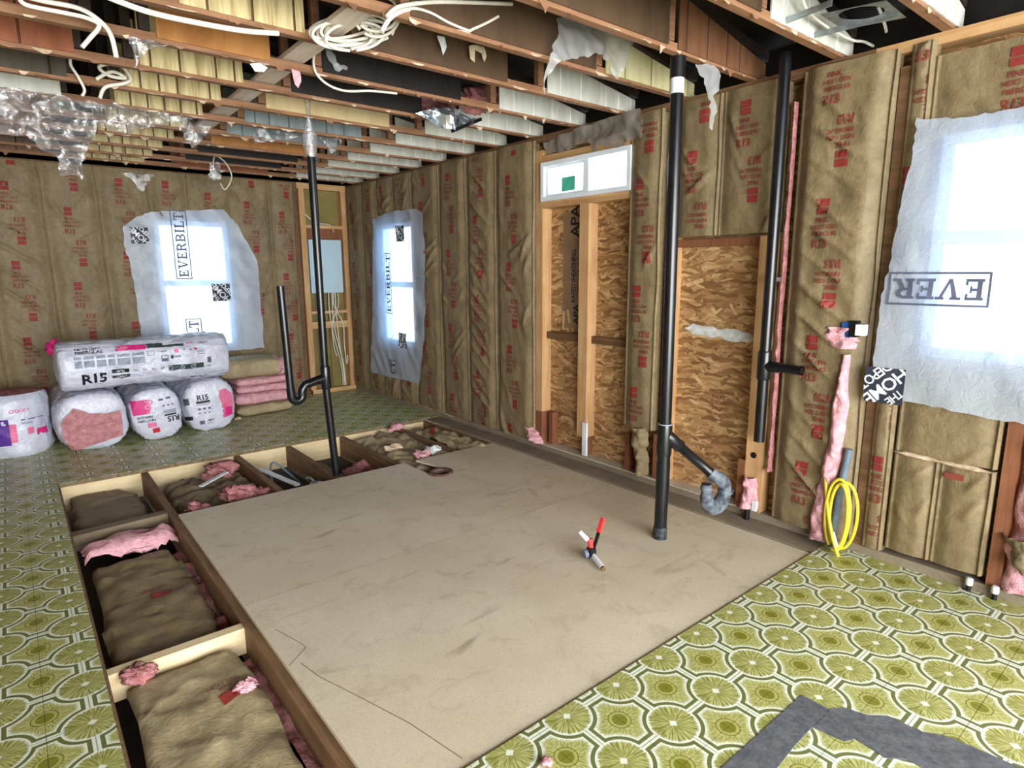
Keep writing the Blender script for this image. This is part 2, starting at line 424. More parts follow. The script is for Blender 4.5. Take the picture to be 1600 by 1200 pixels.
# ------------------------------------------------------------------ flat print: text and blocks as thin film on a surface
_TC = {}
def text_geo(s):
    if s in _TC: return _TC[s]
    c = bpy.data.curves.new('lettering', 'FONT'); c.body = s; c.resolution_u = 2; c.offset = 0.03 if s[:2] == 'R1' else 0.015; c.space_character = 0.9
    o = bpy.data.objects.new('lettering', c); COL.objects.link(o)
    dg = bpy.context.evaluated_depsgraph_get(); dg.update()
    me = bpy.data.meshes.new_from_object(o.evaluated_get(dg))
    v = np.array([w.co[:2] for w in me.vertices]); f = [tuple(p.vertices) for p in me.polygons]
    bpy.data.objects.remove(o); bpy.data.curves.remove(c); bpy.data.meshes.remove(me)
    mn = v.min(0); mx = v.max(0); v = (v - mn) / (mx[1] - mn[1])
    _TC[s] = (v, f); return _TC[s]

def slab(s):
    """slab-serif capitals drawn with the pen of the film's printed word"""
    if ('slab', s) in _TC: return _TC[('slab', s)]
    V = []; F = []
    def q(*p):
        o = len(V); V.extend(p); F.append(tuple(range(o, o + len(p))))
    def rect(x0, y0, x1, y1): q((x0, y0), (x1, y0), (x1, y1), (x0, y1))
    def bowl(x, y0, y1, w, t=0.2):
        cy = (y0 + y1) / 2; ry = (y1 - y0) / 2; n = 8
        for k in range(n):
            a = -math.pi / 2 + math.pi * k / n; b = -math.pi / 2 + math.pi * (k + 1) / n
            q((x + w * math.cos(a), cy + ry * math.sin(a)), (x + w * math.cos(b), cy + ry * math.sin(b)),
              (x + (w - t) * math.cos(b), cy + (ry - .13) * math.sin(b)), (x + (w - t) * math.cos(a), cy + (ry - .13) * math.sin(a)))
    x = 0.0
    for c in s:
        if c == 'E':
            rect(x + .08, 0, x + .28, 1); rect(x, 0, x + .75, .14); rect(x, .86, x + .72, 1); rect(x + .28, .44, x + .55, .57)
            rect(x + .65, .14, x + .75, .3); rect(x + .62, .7, x + .72, .86); rect(x + .48, .34, x + .56, .67); x += .88
        elif c == 'V':
            q((x + .12, 1), (x + .34, 1), (x + .54, .05), (x + .4, 0)); q((x + .8, 1), (x + .94, 1), (x + .54, 0), (x + .42, .0))
            rect(x, .87, x + .44, 1); rect(x + .68, .87, x + 1.04, 1); x += 1.1
        elif c in 'RB':
            rect(x + .08, 0, x + .28, 1); rect(x, 0, x + .38, .13); rect(x, .87, x + .45, 1); bowl(x + .4, .46, 1, .4); rect(x + .28, .46, x + .42, .58)
            if c == 'R': q((x + .42, .5), (x + .6, .5), (x + .86, .0), (x + .64, 0)); rect(x + .62, 0, x + .95, .13); x += 1.02
            else: bowl(x + .4, 0, .56, .46); rect(x + .28, 0, x + .42, .13); x += .98
        elif c == 'I': rect(x + .1, 0, x + .3, 1); rect(x, 0, x + .4, .13); rect(x, .87, x + .4, 1); x += .52
        elif c == 'L': rect(x + .08, 0, x + .28, 1); rect(x, 0, x + .74, .14); rect(x, .87, x + .38, 1); rect(x + .64, .14, x + .74, .34); x += .84
        elif c == 'T': rect(x + .3, 0, x + .5, 1); rect(x, .86, x + .8, 1); rect(x + .2, 0, x + .6, .13); rect(x, .68, x + .1, .86); rect(x + .7, .68, x + .8, .86); x += .92
        else: x += .4
    _TC[('slab', s)] = (np.array(V), F); return _TC[('slab', s)]

def cut(v2, f, step=0.03, clip=None):
    """cut flat faces along a grid so that they follow a curved surface; clip = (x0,y0,x1,y1)"""
    bm = bmesh.new(); vs = [bm.verts.new((p[0], p[1], 0)) for p in v2]
    for a in f:
        try: bm.faces.new([vs[i] for i in a])
        except ValueError: pass
    def bis(co_, no, **k):
        bmesh.ops.bisect_plane(bm, geom=bm.verts[:] + bm.edges[:] + bm.faces[:], plane_co=co_, plane_no=no, dist=1e-6, **k)
    if clip:
        x0, y0, x1, y1 = clip
        for c_, n_ in (((x0, 0, 0), (-1, 0, 0)), ((x1, 0, 0), (1, 0, 0)), ((0, y0, 0), (0, -1, 0)), ((0, y1, 0), (0, 1, 0))): bis(c_, n_, clear_outer=True)
    if bm.verts:
        xs = [w.co.x for w in bm.verts]; ys = [w.co.y for w in bm.verts]
        a = math.ceil(min(xs) / step) * step
        while a < max(xs): bis((a, 0, 0), (1, 0, 0)); a += step
        a = math.ceil(min(ys) / step) * step
        while a < max(ys): bis((0, a, 0), (0, 1, 0)); a += step
    bm.verts.index_update()
    V = np.array([w.co[:2] for w in bm.verts]) if bm.verts else np.zeros((0, 2)); F = [tuple(w.index for w in g.verts) for g in bm.faces]
    bm.free(); return V, F

def xf(v, h, cx, cy, rot=0, ax=0.5, ay=0.5, sx=1.0):
    """scale unit lettering to height h, anchor, turn and move it"""
    v = v.copy(); w = v.max(0); v = (v - np.array([w[0] * ax, w[1] * ay])) * h; v[:, 0] *= sx
    c, s = math.cos(rot), math.sin(rot)
    return np.stack([v[:, 0] * c - v[:, 1] * s + cx, v[:, 0] * s + v[:, 1] * c + cy], 1)
RECT = (np.array([[0, 0], [1, 0], [1, 1], [0, 1.]]), [(0, 1, 2, 3)])
def rectgeo(x0, y0, x1, y1): return (np.array([[x0, y0], [x1, y0], [x1, y1], [x0, y1]], float), [(0, 1, 2, 3)])
def rotgeo(g, cx, cy, rot):
    c, s = math.cos(rot), math.sin(rot); v = g[0]
    return (np.stack([v[:, 0] * c - v[:, 1] * s + cx, v[:, 0] * s + v[:, 1] * c + cy], 1), g[1])

class Print:
    """collects print in the (u, v) plane of a surface S(u, v) -> points, pushed out by its lift"""
    def __init__(s, S, step=0.03, clip=None): s.S = S; s.step = step; s.mb = MB(); s.clip = clip
    def geo(s, g, m, lift=0.0015):
        V, F = cut(g[0], g[1], s.step, s.clip)
        if len(F): s.mb.add(s.S(V[:, 0], V[:, 1], lift), F, m)
        return s
    def text(s, t, h, cx, cy, m, rot=0, ax=0.5, ay=0.5, sx=1.0, lift=0.0015, face=text_geo):
        v, f = face(t); return s.geo((xf(v, h, cx, cy, rot, ax, ay, sx), f), m, lift)
    def rect(s, x0, y0, x1, y1, m, lift=0.0015): return s.geo(rectgeo(x0, y0, x1, y1), m, lift)
    def build(s, parent, name='printed_lettering'):
        o = s.mb.build(name, parent) if s.mb.f else None
        if o: o['kind'] = 'stuff'
        return o

# ------------------------------------------------------------------ walls as frames: u along the wall, v up, n into the room
class Wall:
    def __init__(s, O, U, N): s.O = np.array(O, float); s.U = np.array(U, float); s.N = np.array(N, float); s.Z = np.array([0, 0, 1.0])
    def at(s, u, v, d):
        u = np.asarray(u, float); v = np.asarray(v, float); d = np.asarray(d, float)
        return s.O + u[..., None] * s.U + v[..., None] * s.Z + (d + 0 * u)[..., None] * s.N
XW = 3.05; YB = 6.68; ZC = 2.30
RW = Wall((XW, 0, 0), (0, -1, 0), (-1, 0, 0))       # u = -y
BW = Wall((0, YB, 0), (1, 0, 0), (0, -1, 0))        # u = x

def kraft_fn(w, h, seed, bulge=0.03, creases=5, wr=1.0):
    rg = random.Random(seed); cr = []
    for k in range(creases):
        s = rg.choice((-1, 1)); top = rg.random() < 0.6
        u0 = 0.02 if s > 0 else w - 0.02; v0 = rg.uniform(0.35, 1.0) * h if top else rg.uniform(0, h)
        L_ = rg.uniform(0.5, 1.1) * w; ang = rg.uniform(0.5, 1.25)
        if creases >= 9: ang = 0.62 + 0.12 * rg.random(); s = 1; u0 = 0.02 if s > 0 else w - 0.02; v0 = h * (0.97 - 0.85 * k / creases) ; L_ = w * rg.uniform(0.9, 1.2)
        cr.append((u0, v0, u0 + s * L_ * math.cos(ang), v0 - L_ * math.sin(ang), rg.uniform(0.006, 0.016), rg.uniform(0.008, 0.02)))
    def f(u, v):
        e = np.clip(np.minimum(u, w - u) / min(0.085, w * 0.35), 0, 1); e = e * e * (3 - 2 * e)
        ev = np.clip(np.minimum(v, h - v) / 0.06, 0, 1)
        d = bulge * e * (0.65 + 0.35 * ev) * (1 + 0.55 * fbm(u / 0.3, v / 0.6, seed, 2))
        d = d + wr * e * (0.012 * ridge(u / 0.09 + v / 0.2, v / 0.24 - u / 0.3, seed) + 0.004 * fbm(u / 0.05, v / 0.12, seed + 5, 2))
        for (x0, y0, x1, y1, a, ww) in cr:
            dx, dy = x1 - x0, y1 - y0; ll = dx * dx + dy * dy
            t = np.clip(((u - x0) * dx + (v - y0) * dy) / ll, 0, 1)
            dist = np.abs(u - x0 - t * dx) * 0.8 + np.abs(v - y0 - t * dy) * 0.8 + 0.006 * vn(t * 7, t * 0, seed)
            d = d + wr * a * 1.25 * np.clip(1 - dist / (1.5 * ww), 0, 1) * np.sin(math.pi * np.clip(t, 0.03, 0.97))
        lip = w - 0.012 + 0.012 * vn(v / 0.25, v * 0, seed + 9)
        d = d + 0.012 * np.exp(-((u - lip) / 0.006) ** 2) + 0.006 * np.exp(-((u - 0.008) / 0.006) ** 2)
        return d + 0.002
    return f

def print_block(pr, cx, cy, rot, z0, z1, m=None):
    """one half of the facing's repeating red print"""
    m = m or MT['red']
    def t(s, h, x, y, sx=0.92):
        c, sn = math.cos(rot), math.sin(rot); X = cx + x * c - y * sn; Y = cy + x * sn + y * c
        if z0 + 0.03 < Y < z1 - 0.03: pr.text(s, h, X, Y, m, rot, 0.5, 0.5, sx)
    def r(x0, y0, x1, y1, mm):
        g = rotgeo(rectgeo(x0, y0, x1, y1), cx, cy, rot)
        if g[0][:, 1].min() > z0 + 0.01 and g[0][:, 1].max() < z1 - 0.01: pr.geo(g, mm)
    r(-0.03, 0.135, 0.026, 0.165, MT['redsq']); r(-0.03, 0.17, 0.026, 0.205, MT['redsq'])
    t('PINK', 0.024, 0.0, 0.108); t('NEXT GEN', 0.021, 0.012, 0.077); t('FIBERGLAS', 0.021, 0.016, 0.046); t('R13', 0.042, -0.004, 0.0)

def batt(W, parent, u0, u1, z0, z1, seed, phase=None, bulge=0.03, creases=5, mat='kraft', off=0.0, dens=0.0125, wr=1.0, ou=0.42):
    w, h = u1 - u0, z1 - z0; fn = kraft_fn(w, h, seed, bulge, creases, wr)
    us = np.unique(np.round(np.concatenate([np.linspace(0, w, max(8, int(w / dens))), np.linspace(w - 0.03, w, 12), np.linspace(0, 0.02, 6)]), 4))
    vs = np.linspace(0, h, max(6, int(h / dens)))
    U, V = np.meshgrid(us, vs, indexing='ij'); D = fn(U, V) + off
    A = W.at(U + u0, V + z0, D)
    mb = MB(); mb.grid(A, MT[mat])
    # returns to the framing at the sides, top and bottom
    for line in (A[0], A[-1][::-1], A[:, -1], A[::-1, 0]):
        B = line - W.N * 0.04 - (W.N * 0); mb.grid(np.stack([line, B], 1), MT[mat])
    o = mb.build('insulation_batt', parent)
    if phase is not None:
        def S(u, v, lift):
            return W.at(u, v, fn(np.asarray(u) - u0, np.asarray(v) - z0) + off + 0.003 + lift)
        pr = Print(S, 0.03, (u0 + 0.015, z0 + 0.01, u1 - 0.015, z1 - 0.01))
        z = phase - 2.56
        while z < z1 + 0.3:
            print_block(pr, u0 + w * ou, z, 0, z0, z1); print_block(pr, u0 + w * ou + 0.06, z - 0.095, math.pi, z0, z1)
            z += 0.64
        pr.build(o)
    return o

# ------------------------------------------------------------------ FLOOR
FL = MB()
PX0, PX1 = 0.10, 2.90; PYB = 4.83; YE = 1.235; BX = 0.60
FL.box((-2.4, -2.7, -0.022), (PX0, YB + 0.1, -0.002), MT['subfloor'])
FL.box((PX0, PYB, -0.022), (XW + 0.09, YB + 0.1, -0.002), MT['subfloor'])
FL.box((BX + 0.05, -2.7, -0.022), (XW + 0.09, YE, -0.002), MT['subfloor'])
FL.box((PX1, YE, -0.022), (XW + 0.09, PYB, -0.002), MT['strip'])
floor = struct(FL.build('floor'))
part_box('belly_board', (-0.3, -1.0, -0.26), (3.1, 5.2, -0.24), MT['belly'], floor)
# tiles: one vinyl tile per medallion, seams on the octagon centres
OX, OY = 1.1833, 1.1935
def tile_mesh(x0, y0, x1, y1):
    me = bpy.data.meshes.new('vinyl_tile'); z0, z1 = -0.002, 0.0; g = 0.0009
    x0 += g; y0 += g; x1 -= g; y1 -= g
    me.from_pydata([(x0, y0, z0), (x1, y0, z0), (x1, y1, z0), (x0, y1, z0), (x0, y0, z1), (x1, y0, z1), (x1, y1, z1), (x0, y1, z1)], [], BOXF)
    me.materials.append(MT['vinyl']); return me
FULL = tile_mesh(-TILE / 2, -TILE / 2, TILE / 2, TILE / 2)
AREAS = [(-2.4, -2.7, PX0 - 0.005, YB), (PX0 - 0.005, PYB + 0.01, XW, YB), (BX + 0.06, -2.7, XW + 0.02, YE - 0.004)]
cells = []
for (ax0, ay0, ax1, ay1) in AREAS:
    for i in range(math.floor((ax0 - OX) / TILE - .5), math.ceil((ax1 - OX) / TILE + .5) + 1):
        for j in range(math.floor((ay0 - OY) / TILE - .5), math.ceil((ay1 - OY) / TILE + .5) + 1):
            cx, cy = OX + i * TILE, OY + j * TILE
            x0, x1 = max(cx - TILE / 2, ax0), min(cx + TILE / 2, ax1); y0, y1 = max(cy - TILE / 2, ay0), min(cy + TILE / 2, ay1)
            if x1 - x0 < 0.004 or y1 - y0 < 0.004: continue
            c = ROT.T @ (np.array([(x0 + x1) / 2, (y0 + y1) / 2, 0]) - CAM)
            vis = c[2] > 0.2 and abs(c[0] / c[2] * FPX) < 860 and abs(c[1] / c[2] * FPX) < 680
            cells.append((not vis, float(np.linalg.norm(c)), cx, cy, x0, y0, x1, y1))
cells.sort()
rest = MB()
for n, (hid, d, cx, cy, x0, y0, x1, y1) in enumerate(cells):
    if n < 300 and not hid:
        full = x1 - x0 > TILE - 1e-6 and y1 - y0 > TILE - 1e-6
        o = bpy.data.objects.new('vinyl_tile', FULL if full else tile_mesh(x0 - cx, y0 - cy, x1 - cx, y1 - cy))
        COL.objects.link(o); o.parent = floor; o.location = (cx, cy, 0)
    else:
        g = 0.0006; rest.box((x0 - OX + g, y0 - OY + g, -0.002), (x1 - OX - g, y1 - OY - g, 0), MT['vinyl'])
r_ = rest.build('vinyl_tiling', floor); r_['kind'] = 'stuff'; r_.location = (OX, OY, 0)
# joists and blocking under the opening
def joist(x, y0, y1, m='joist', w=0.042, z=-0.022, h=0.17): return part_box('floor_joist', (x - w / 2, y0, z - h), (x + w / 2, y1, z), MT[m], floor)
joist(0.585, -0.6, PYB); joist(1.20, 1.0, PYB); joist(1.595, 3.0, PYB); joist(2.05, 1.0, PYB); joist(2.56, 1.0, PYB)
joist(1.655, 3.6, 4.35, w=0.035, z=-0.05); joist(2.875, 1.0, PYB)
part_box('rim_board', (PX0 - 0.02, PYB - 0.005, -0.19), (PX1, PYB + 0.035, -0.022), MT['pale_x'], floor)
joist(0.085, -0.6, PYB, 'joist')
MB().bar((PX0, 2.41, -0.085), (0.565, 2.41, -0.085), 0.045, 0.11, MT['pale_x']).build('blocking', floor)
MB().bar((PX0, 3.90, -0.07), (0.565, 3.93, -0.07), 0.07, 0.09, MT['greywood']).build('blocking', floor)

# ------------------------------------------------------------------ RIGHT WALL
R = MB(); T = 0.09
def rw_open(mb, m, x0, x1):
    """sheathing with the openings of the windows"""
    ys = [(-2.7, 0.22, 0, 2.3), (0.22, 0.93, 0, 0.98), (0.22, 0.93, 1.90, 2.30), (0.93, 2.58, 0, 2.30), (2.58, 3.38, 0, 1.84), (2.58, 3.38, 2.11, 2.30),
          (3.38, 5.24, 0, 2.30), (5.24, 5.90, 0, 0.62), (5.24, 5.90, 1.83, 2.30), (5.90, YB + 0.12, 0, 2.30)]
    return ys
wall_right = struct(MB().box((XW + T, -2.7, -0.25), (XW + T + 0.015, YB + 0.12, -0.002), MT['osb']).build('wall_right'))
for (y0, y1, z0, z1) in rw_open(None, None, 0, 0):
    if y0 < -1: # closed beside the camera; the added side fill light has no window
        part_box('sheathing_panel', (XW + T, y0, 0), (XW + T + 0.012, y1, 2.30), MT['osb'], wall_right)
    else: part_box('sheathing_panel', (XW + T, y0, z0), (XW + T + 0.012, y1, z1), MT['osb'], wall_right)
def stud(y0, y1, z0, z1, m='stud', x0=XW, name='stud'): return part_box(name, (x0, y0, z0), (XW + T, y1, z1), MT[m], wall_right)
stud(-2.7, YB, 0.0, 0.042, 'strip', name='bottom_plate'); part_box('plate_cap', (XW - 0.012, 1.74, 0.042), (XW + T - 0.001, 3.80, 0.049), flat('pale_sill_seal', L(206, 198, 180)), wall_right)
stud(-2.7, 1.22, ZC - 0.045, ZC, 'stud_y', name='top_plate'); stud(1.22, YB + 0.1, ZC - 0.045, ZC, 'brownwood', name='top_plate')
stud(3.385, 3.455, 0.30, 2.2); stud(3.385, 3.455, 0.042, 0.30, 'redwood'); stud(2.925, 3.01, 0.19, 1.80)
stud(2.94, 2.99, 0.042, 0.19, 'redwood', XW + 0.02); stud(3.30, 3.34, 0.042, 0.30, 'redwood', XW + 0.03)
stud(2.24, 2.285, 0.042, 2.2); stud(2.29, 2.33, 0.042, 0.34, 'redwood'); stud(2.52, 2.56, 0.042, 0.30, 'redwood'); stud(2.44, 2.47, 0.042, 0.24, 'redwood')
stud(1.60, 1.70, 0.042, 1.53); stud(1.70, 1.745, 0.042, 0.32, 'redwood'); stud(1.075, 1.115, 0.042, 2.2, 'brownwood'); stud(0.535, 0.585, 0.042, 0.78, 'redwood')
stud(2.56, 3.385, 1.80, 1.845, 'stud_y', name='window_sill_plate'); stud(2.56, 3.385, 2.11, 2.16, 'stud_y', name='window_header')
stud(2.33, 3.385, 0.86, 0.91, 'brownwood', XW + 0.045, 'blocking'); stud(1.70, 2.24, 1.49, 1.53, 'redwood', XW + 0.035, 'blocking')
MB().box((XW - 0.012, 2.905, 0.06), (XW + 0.004, 2.945, 0.30), MT['white_band']).build('white_batten', wall_right)
# stamped lettering on the sheathing
def S_osb(u, v, lift): return RW.at(u, v, -T + 0.001 + lift)
pr = Print(S_osb, 0.2)
pr.rect(-3.26, 0.95, -3.04, 1.76, noisy('grey_stencil_patch', L(122, 100, 80), L(154, 124, 94), 9, rough=0.7, fine=60), 0.0)
pr.text('APA', 0.06, -3.12, 1.05, MT['ink_black'], math.pi / 2); pr.text('RATED SHEATHING', 0.045, -3.15, 1.32, MT['ink_black'], math.pi / 2, sx=0.75); pr.text('24/16', 0.075, -3.07, 1.32, MT['ink_black'], math.pi / 2)
pr.text('APA', 0.09, -3.14, 1.70, MT['ink_black'], math.pi / 2)
for k, s in enumerate(('EXPOSURE 1', '7/16 INCH', 'SIZED FOR', 'SPACING')): pr.text(s, 0.022, -1.93, 0.66 - k * 0.033, MT['redwood'])
pr.build(wall_right, 'stamped_lettering')
# a white smear of caulk and a few big loose strands
def blob_strip(pts, wdt, thick, m, name, parent, W=RW, off=-T, seed=1):
    n = 40; t = np.linspace(0, 1, n); pts = np.array(pts); k = np.linspace(0, 1, len(pts))
    cu = np.interp(t, k, pts[:, 0]); cv = np.interp(t, k, pts[:, 1]); q = np.linspace(-1, 1, 9)
    wv = wdt * (0.55 + 0.9 * (vn(t * 9, t * 0, seed) + 0.5)) * np.clip(np.minimum(t, 1 - t) * 9, 0.15, 1)
    U = cu[:, None] + 0 * q; V = cv[:, None] + wv[:, None] * q; D = off + thick * (1 - q ** 2) * (0.6 + 0.8 * (vn(U * 40, V * 40, seed) + 0.5)) + 0.001
    return MB().grid(W.at(U, V, D), m).build(name, parent)
blob_strip([(-2.19, 1.015), (-1.98, 1.0), (-1.74, 0.985)], 0.035, 0.012, MT['foam'], 'caulk_smear', wall_right, seed=4)
rg = random.Random(5)
for k in range(10):
    y = rg.choice((rg.uniform(1.76, 2.2), rg.uniform(2.6, 2.9), rg.uniform(3.05, 3.3))); z = rg.uniform(0.15, 1.45); a = rg.uniform(-0.7, 0.7) + rg.choice((0, 1.57)); l = rg.uniform(0.03, 0.08)
    p = np.array([XW + T - 0.002, y, z]); d = np.array([0, math.cos(a), math.sin(a)]) * l
    MB().bar(p - d, p + d, rg.uniform(0.014, 0.026), 0.003, MT['strand'], (1, 0, 0)).build('wood_strand', wall_right)

# facing batts in the bays (given as y-ranges from far to near)
def rb(ya, yb, z0, z1, seed, phase=None, **k): return batt(RW, wall_right, -ya, -yb, z0, z1, seed, phase, **k)
rb(6.66, 6.28, 0.05, 2.275, 1, 1.90, creases=4); rb(6.28, 5.93, 0.05, 2.275, 2, 1.64, creases=4)
rb(5.93, 5.58, 1.86, 2.275, 3, 2.0); rb(5.58, 5.22, 1.86, 2.275, 4, 2.18); rb(5.93, 5.58, 0.05, 0.60, 5, 0.3); rb(5.58, 5.22, 0.05, 0.60, 6, 0.52)
rb(5.22, 4.74, 0.05, 2.275, 7, 1.78, creases=8, wr=1.3); rb(4.74, 4.32, 0.05, 2.275, 8, 1.98, creases=6, wr=1.2); rb(4.32, 3.92, 0.05, 2.275, 9, 1.60, creases=16, wr=1.5); rb(3.92, 3.46, 0.05, 2.275, 10, 1.86, creases=6, wr=1.2)
rb(2.575, 2.33, 0.36, 2.275, 11, 1.70, bulge=0.022, creases=3, ou=0.40)
rb(2.24, 1.95, 1.545, 2.275, 12, 1.80, creases=3, ou=0.45); rb(1.95, 1.60, 1.545, 2.275, 13, 2.0, creases=4, ou=0.42)
rb(1.53, 1.12, 0.05, 2.275, 14, 1.477, creases=13, bulge=0.04, ou=0.40, wr=1.7)
rb(1.075, 0.985, 0.05, 2.275, 15, 0.30, bulge=0.02, creases=3); rb(0.985, 0.18, 1.93, 2.21, 16, 1.97, bulge=0.012, creases=2, ou=0.35)
rb(0.975, 0.60, 0.545, 0.98, 17, None, bulge=0.02, creases=2, wr=0.7); rb(0.975, 0.795, 0.075, 0.535, 18, None, bulge=0.022, creases=3, wr=0.8); rb(0.795, 0.60, 0.075, 0.535, 22, None, bulge=0.02, creases=2, wr=0.8)
blob_strip([(-0.97, 0.545), (-0.85, 0.54), (-0.72, 0.536), (-0.61, 0.535)], 0.008, 0.012, MT['scrap'], 'torn_edge', wall_right, off=0.02, seed=9)
prq = Print(lambda u, v, lift: RW.at(u, v, 0.024 + lift), 0.1); prq.rect(-0.77, 0.475, -0.70, 0.50, MT['red'], 0.004); prq.build(wall_right, 'faded_print')
MB().tube([(XW - 0.002, 1.655, 0.36), (XW + 0.01, 1.655, 0.36)], 0.017, MT['blackp'], 16).build('dark_hole_disc', wall_right)  # black disc painted for the shade inside a bored hole
rb(0.18, -0.3, 0.05, 2.21, 19, 1.7); rb(-0.3, -0.7, 0.05, 2.21, 20, 1.4); rb(-1.9, -2.65, 0.05, 2.21, 21, 1.4)

# pink fibreglass showing at gaps: lumpy strips, one part each
def pink_strip(W, parent, pts, wdt, thick, seed, m='pink', off=0.0, n=60):
    t = np.linspace(0, 1, n); pts = np.array(pts); k = np.linspace(0, 1, len(pts))
    cu = np.interp(t, k, pts[:, 0]); cv = np.interp(t, k, pts[:, 1])
    wv = np.interp(t, k, wdt) if isinstance(wdt, (list, tuple)) else 0 * t + wdt
    q = np.linspace(-1, 1, 15)
    U = cu[:, None] + (wv * (0.75 + 0.7 * (vn(t * 11, t * 0, seed) + 0.5)))[:, None] * q
    V = cv[:, None] + 0.02 * vn(t * 8, t * 0, seed + 3)[:, None] + 0 * q
    D = off + thick * np.sqrt(np.clip(1 - q ** 2, 0, 1)) * (0.7 + 0.9 * (fbm(U * 22, V * 22, seed) + 0.5)) - 0.004
    return MB().grid(W.at(U, V, D), MT[m]).build('exposed_fibreglass', parent)
pink_strip(RW, wall_right, [(-1.205, 0.96), (-1.215, 0.6), (-1.235, 0.3), (-1.26, 0.02)], [0.014, 0.035, 0.045, 0.05], 0.05, 2, off=0.03)
pink_strip(RW, wall_right, [(-1.555, 2.15), (-1.56, 1.2), (-1.555, 0.5), (-1.56, 0.30)], [0.006, 0.011, 0.009, 0.014], 0.02, 3, 'pink_dark', off=0.005)
pink_strip(RW, wall_right, [(-0.46, 0.95), (-0.45, 0.5), (-0.47, 0.05)], [0.07, 0.075, 0.06], 0.05, 4, off=-0.03, n=70)
pink_strip(RW, wall_right, [(-1.245, 1.09), (-1.25, 1.05), (-1.225, 0.99)], [0.05, 0.075, 0.04], 0.03, 5, off=0.035, n=24)
pink_strip(RW, wall_right, [(-1.66, 0.24), (-1.655, 0.06)], [0.03, 0.05], 0.05, 6, off=0.0, n=30)
pink_strip(RW, wall_right, [(-3.52, 0.16), (-3.47, 0.10), (-3.42, 0.05)], [0.05, 0.06, 0.05], 0.05, 8, off=0.0, n=30)
pink_strip(RW, wall_right, [(-2.44, 0.36), (-2.42, 0.2), (-2.40, 0.06)], [0.05, 0.04, 0.035], 0.05, 9, 'kraft', off=0.0, n=30)
pink_strip(RW, wall_right, [(-0.50, 0.3), (-0.44, 0.16)], [0.04, 0.05], 0.07, 10, 'kraft_dirty', off=0.0, n=24)
pink_strip(RW, wall_right, [(-5.2, 0.06), (-4.9, 0.05), (-4.6, 0.04)], [0.05, 0.03, 0.03], 0.03, 11, 'scrap', off=0.0, n=24)

# ------------------------------------------------------------------ BACK WALL
wall_back = struct(MB().box((-2.5, YB + T, -0.2), (XW + 0.1, YB + T + 0.012, -0.002), MT['osb']).build('wall_back'))
for (x0, x1, z0, z1) in ((-2.5, 1.12, 0, 2.45), (1.12, 1.77, 0, 0.6), (1.12, 1.77, 1.85, 2.45), (1.77, XW + 0.1, 0, 2.45)):
    part_box('sheathing_panel', (x0, YB + T, z0), (x1, YB + T + 0.012, z1), MT['yellowpan'], wall_back)
def bstud(x0, x1, z0, z1, m='stud', y0=YB, name='stud'): return part_box(name, (x0, y0, z0), (x1, YB + T, z1), MT[m], wall_back)
bstud(-2.5, 2.5, ZC - 0.06, ZC, 'brownwood', name='top_plate'); bstud(2.5, XW, ZC - 0.06, ZC, 'stud_x', name='top_plate'); bstud(-2.5, 2.53, 0, 0.042, 'brownwood', name='bottom_plate'); bstud(2.53, XW, 0, 0.045, 'stud_x', YB - 0.01, 'bottom_plate')
bstud(2.515, 2.575, 0.0, 2.24); bstud(2.45, 2.50, 0.04, 2.24, 'brownwood', YB + 0.015); bstud(2.99, 3.05, 0.045, 2.24)
bstud(2.575, 2.99, 1.83, 1.865, 'stud_x', name='blocking'); bstud(2.575, 2.99, 0.90, 0.93, 'stud_x', name='blocking'); bstud(2.575, 2.99, 0.735, 0.81, 'stud_x', name='blocking')
bstud(2.575, 2.99, 1.72, 1.83, 'redwood', YB + 0.06, 'blocking')
part_box('panel_groove', (2.80, YB + T - 0.003, 0.05), (2.806, YB + T, 1.83), MT['darkgap'], wall_back)
def bb(x0, x1, z0, z1, seed, phase=None, **k): return batt(BW, wall_back, x0, x1, z0, z1, seed, phase, dens=0.015, wr=1.7, **k)
bb(-0.92, -0.50, 0.05, 2.285, 31, 1.8, creases=6); bb(-0.50, -0.10, 0.05, 2.285, 32, 1.6, creases=8); bb(-0.10, 0.31, 0.05, 2.285, 33, 1.90, creases=10); bb(0.31, 0.71, 0.05, 2.285, 34, 1.72, creases=5)
bb(0.71, 1.11, 0.05, 2.285, 35, 1.99, creases=3); bb(1.11, 1.44, 1.88, 2.285, 36, 2.0, creases=4); bb(1.44, 1.84, 1.88, 2.285, 37, 1.92); bb(1.11, 1.78, 0.05, 0.58, 38, None)
bb(1.78, 2.22, 0.05, 2.285, 39, 1.86, creases=6); bb(2.22, 2.45, 0.05, 2.285, 40, 1.78, bulge=0.02, creases=5)
for k in range(4): bb(-2.5 + k * 0.395, -2.105 + k * 0.395, 0.05, 2.24, 60 + k, 1.7)
# walls out of the picture
wall_left = struct(MB().box((-2.52, -2.7, -0.2), (-2.4, YB + 0.1, 2.45), MT['kraft']).build('wall_left'))
WR = MB()
WR.box((-2.5, -2.85, -0.2), (-2.1, -2.75, 2.45), MT['kraft']); WR.box((2.5, -2.85, -0.2), (XW + 0.1, -2.75, 2.45), MT['kraft'])
WR.box((-2.1, -2.85, -0.2), (2.5, -2.75, 0.18), MT['kraft']); WR.box((-2.1, -2.85, 2.3), (2.5, -2.75, 2.45), MT['kraft'])
wall_rear = struct(WR.build('wall_rear')); wall_rear['kind'] = 'structure'

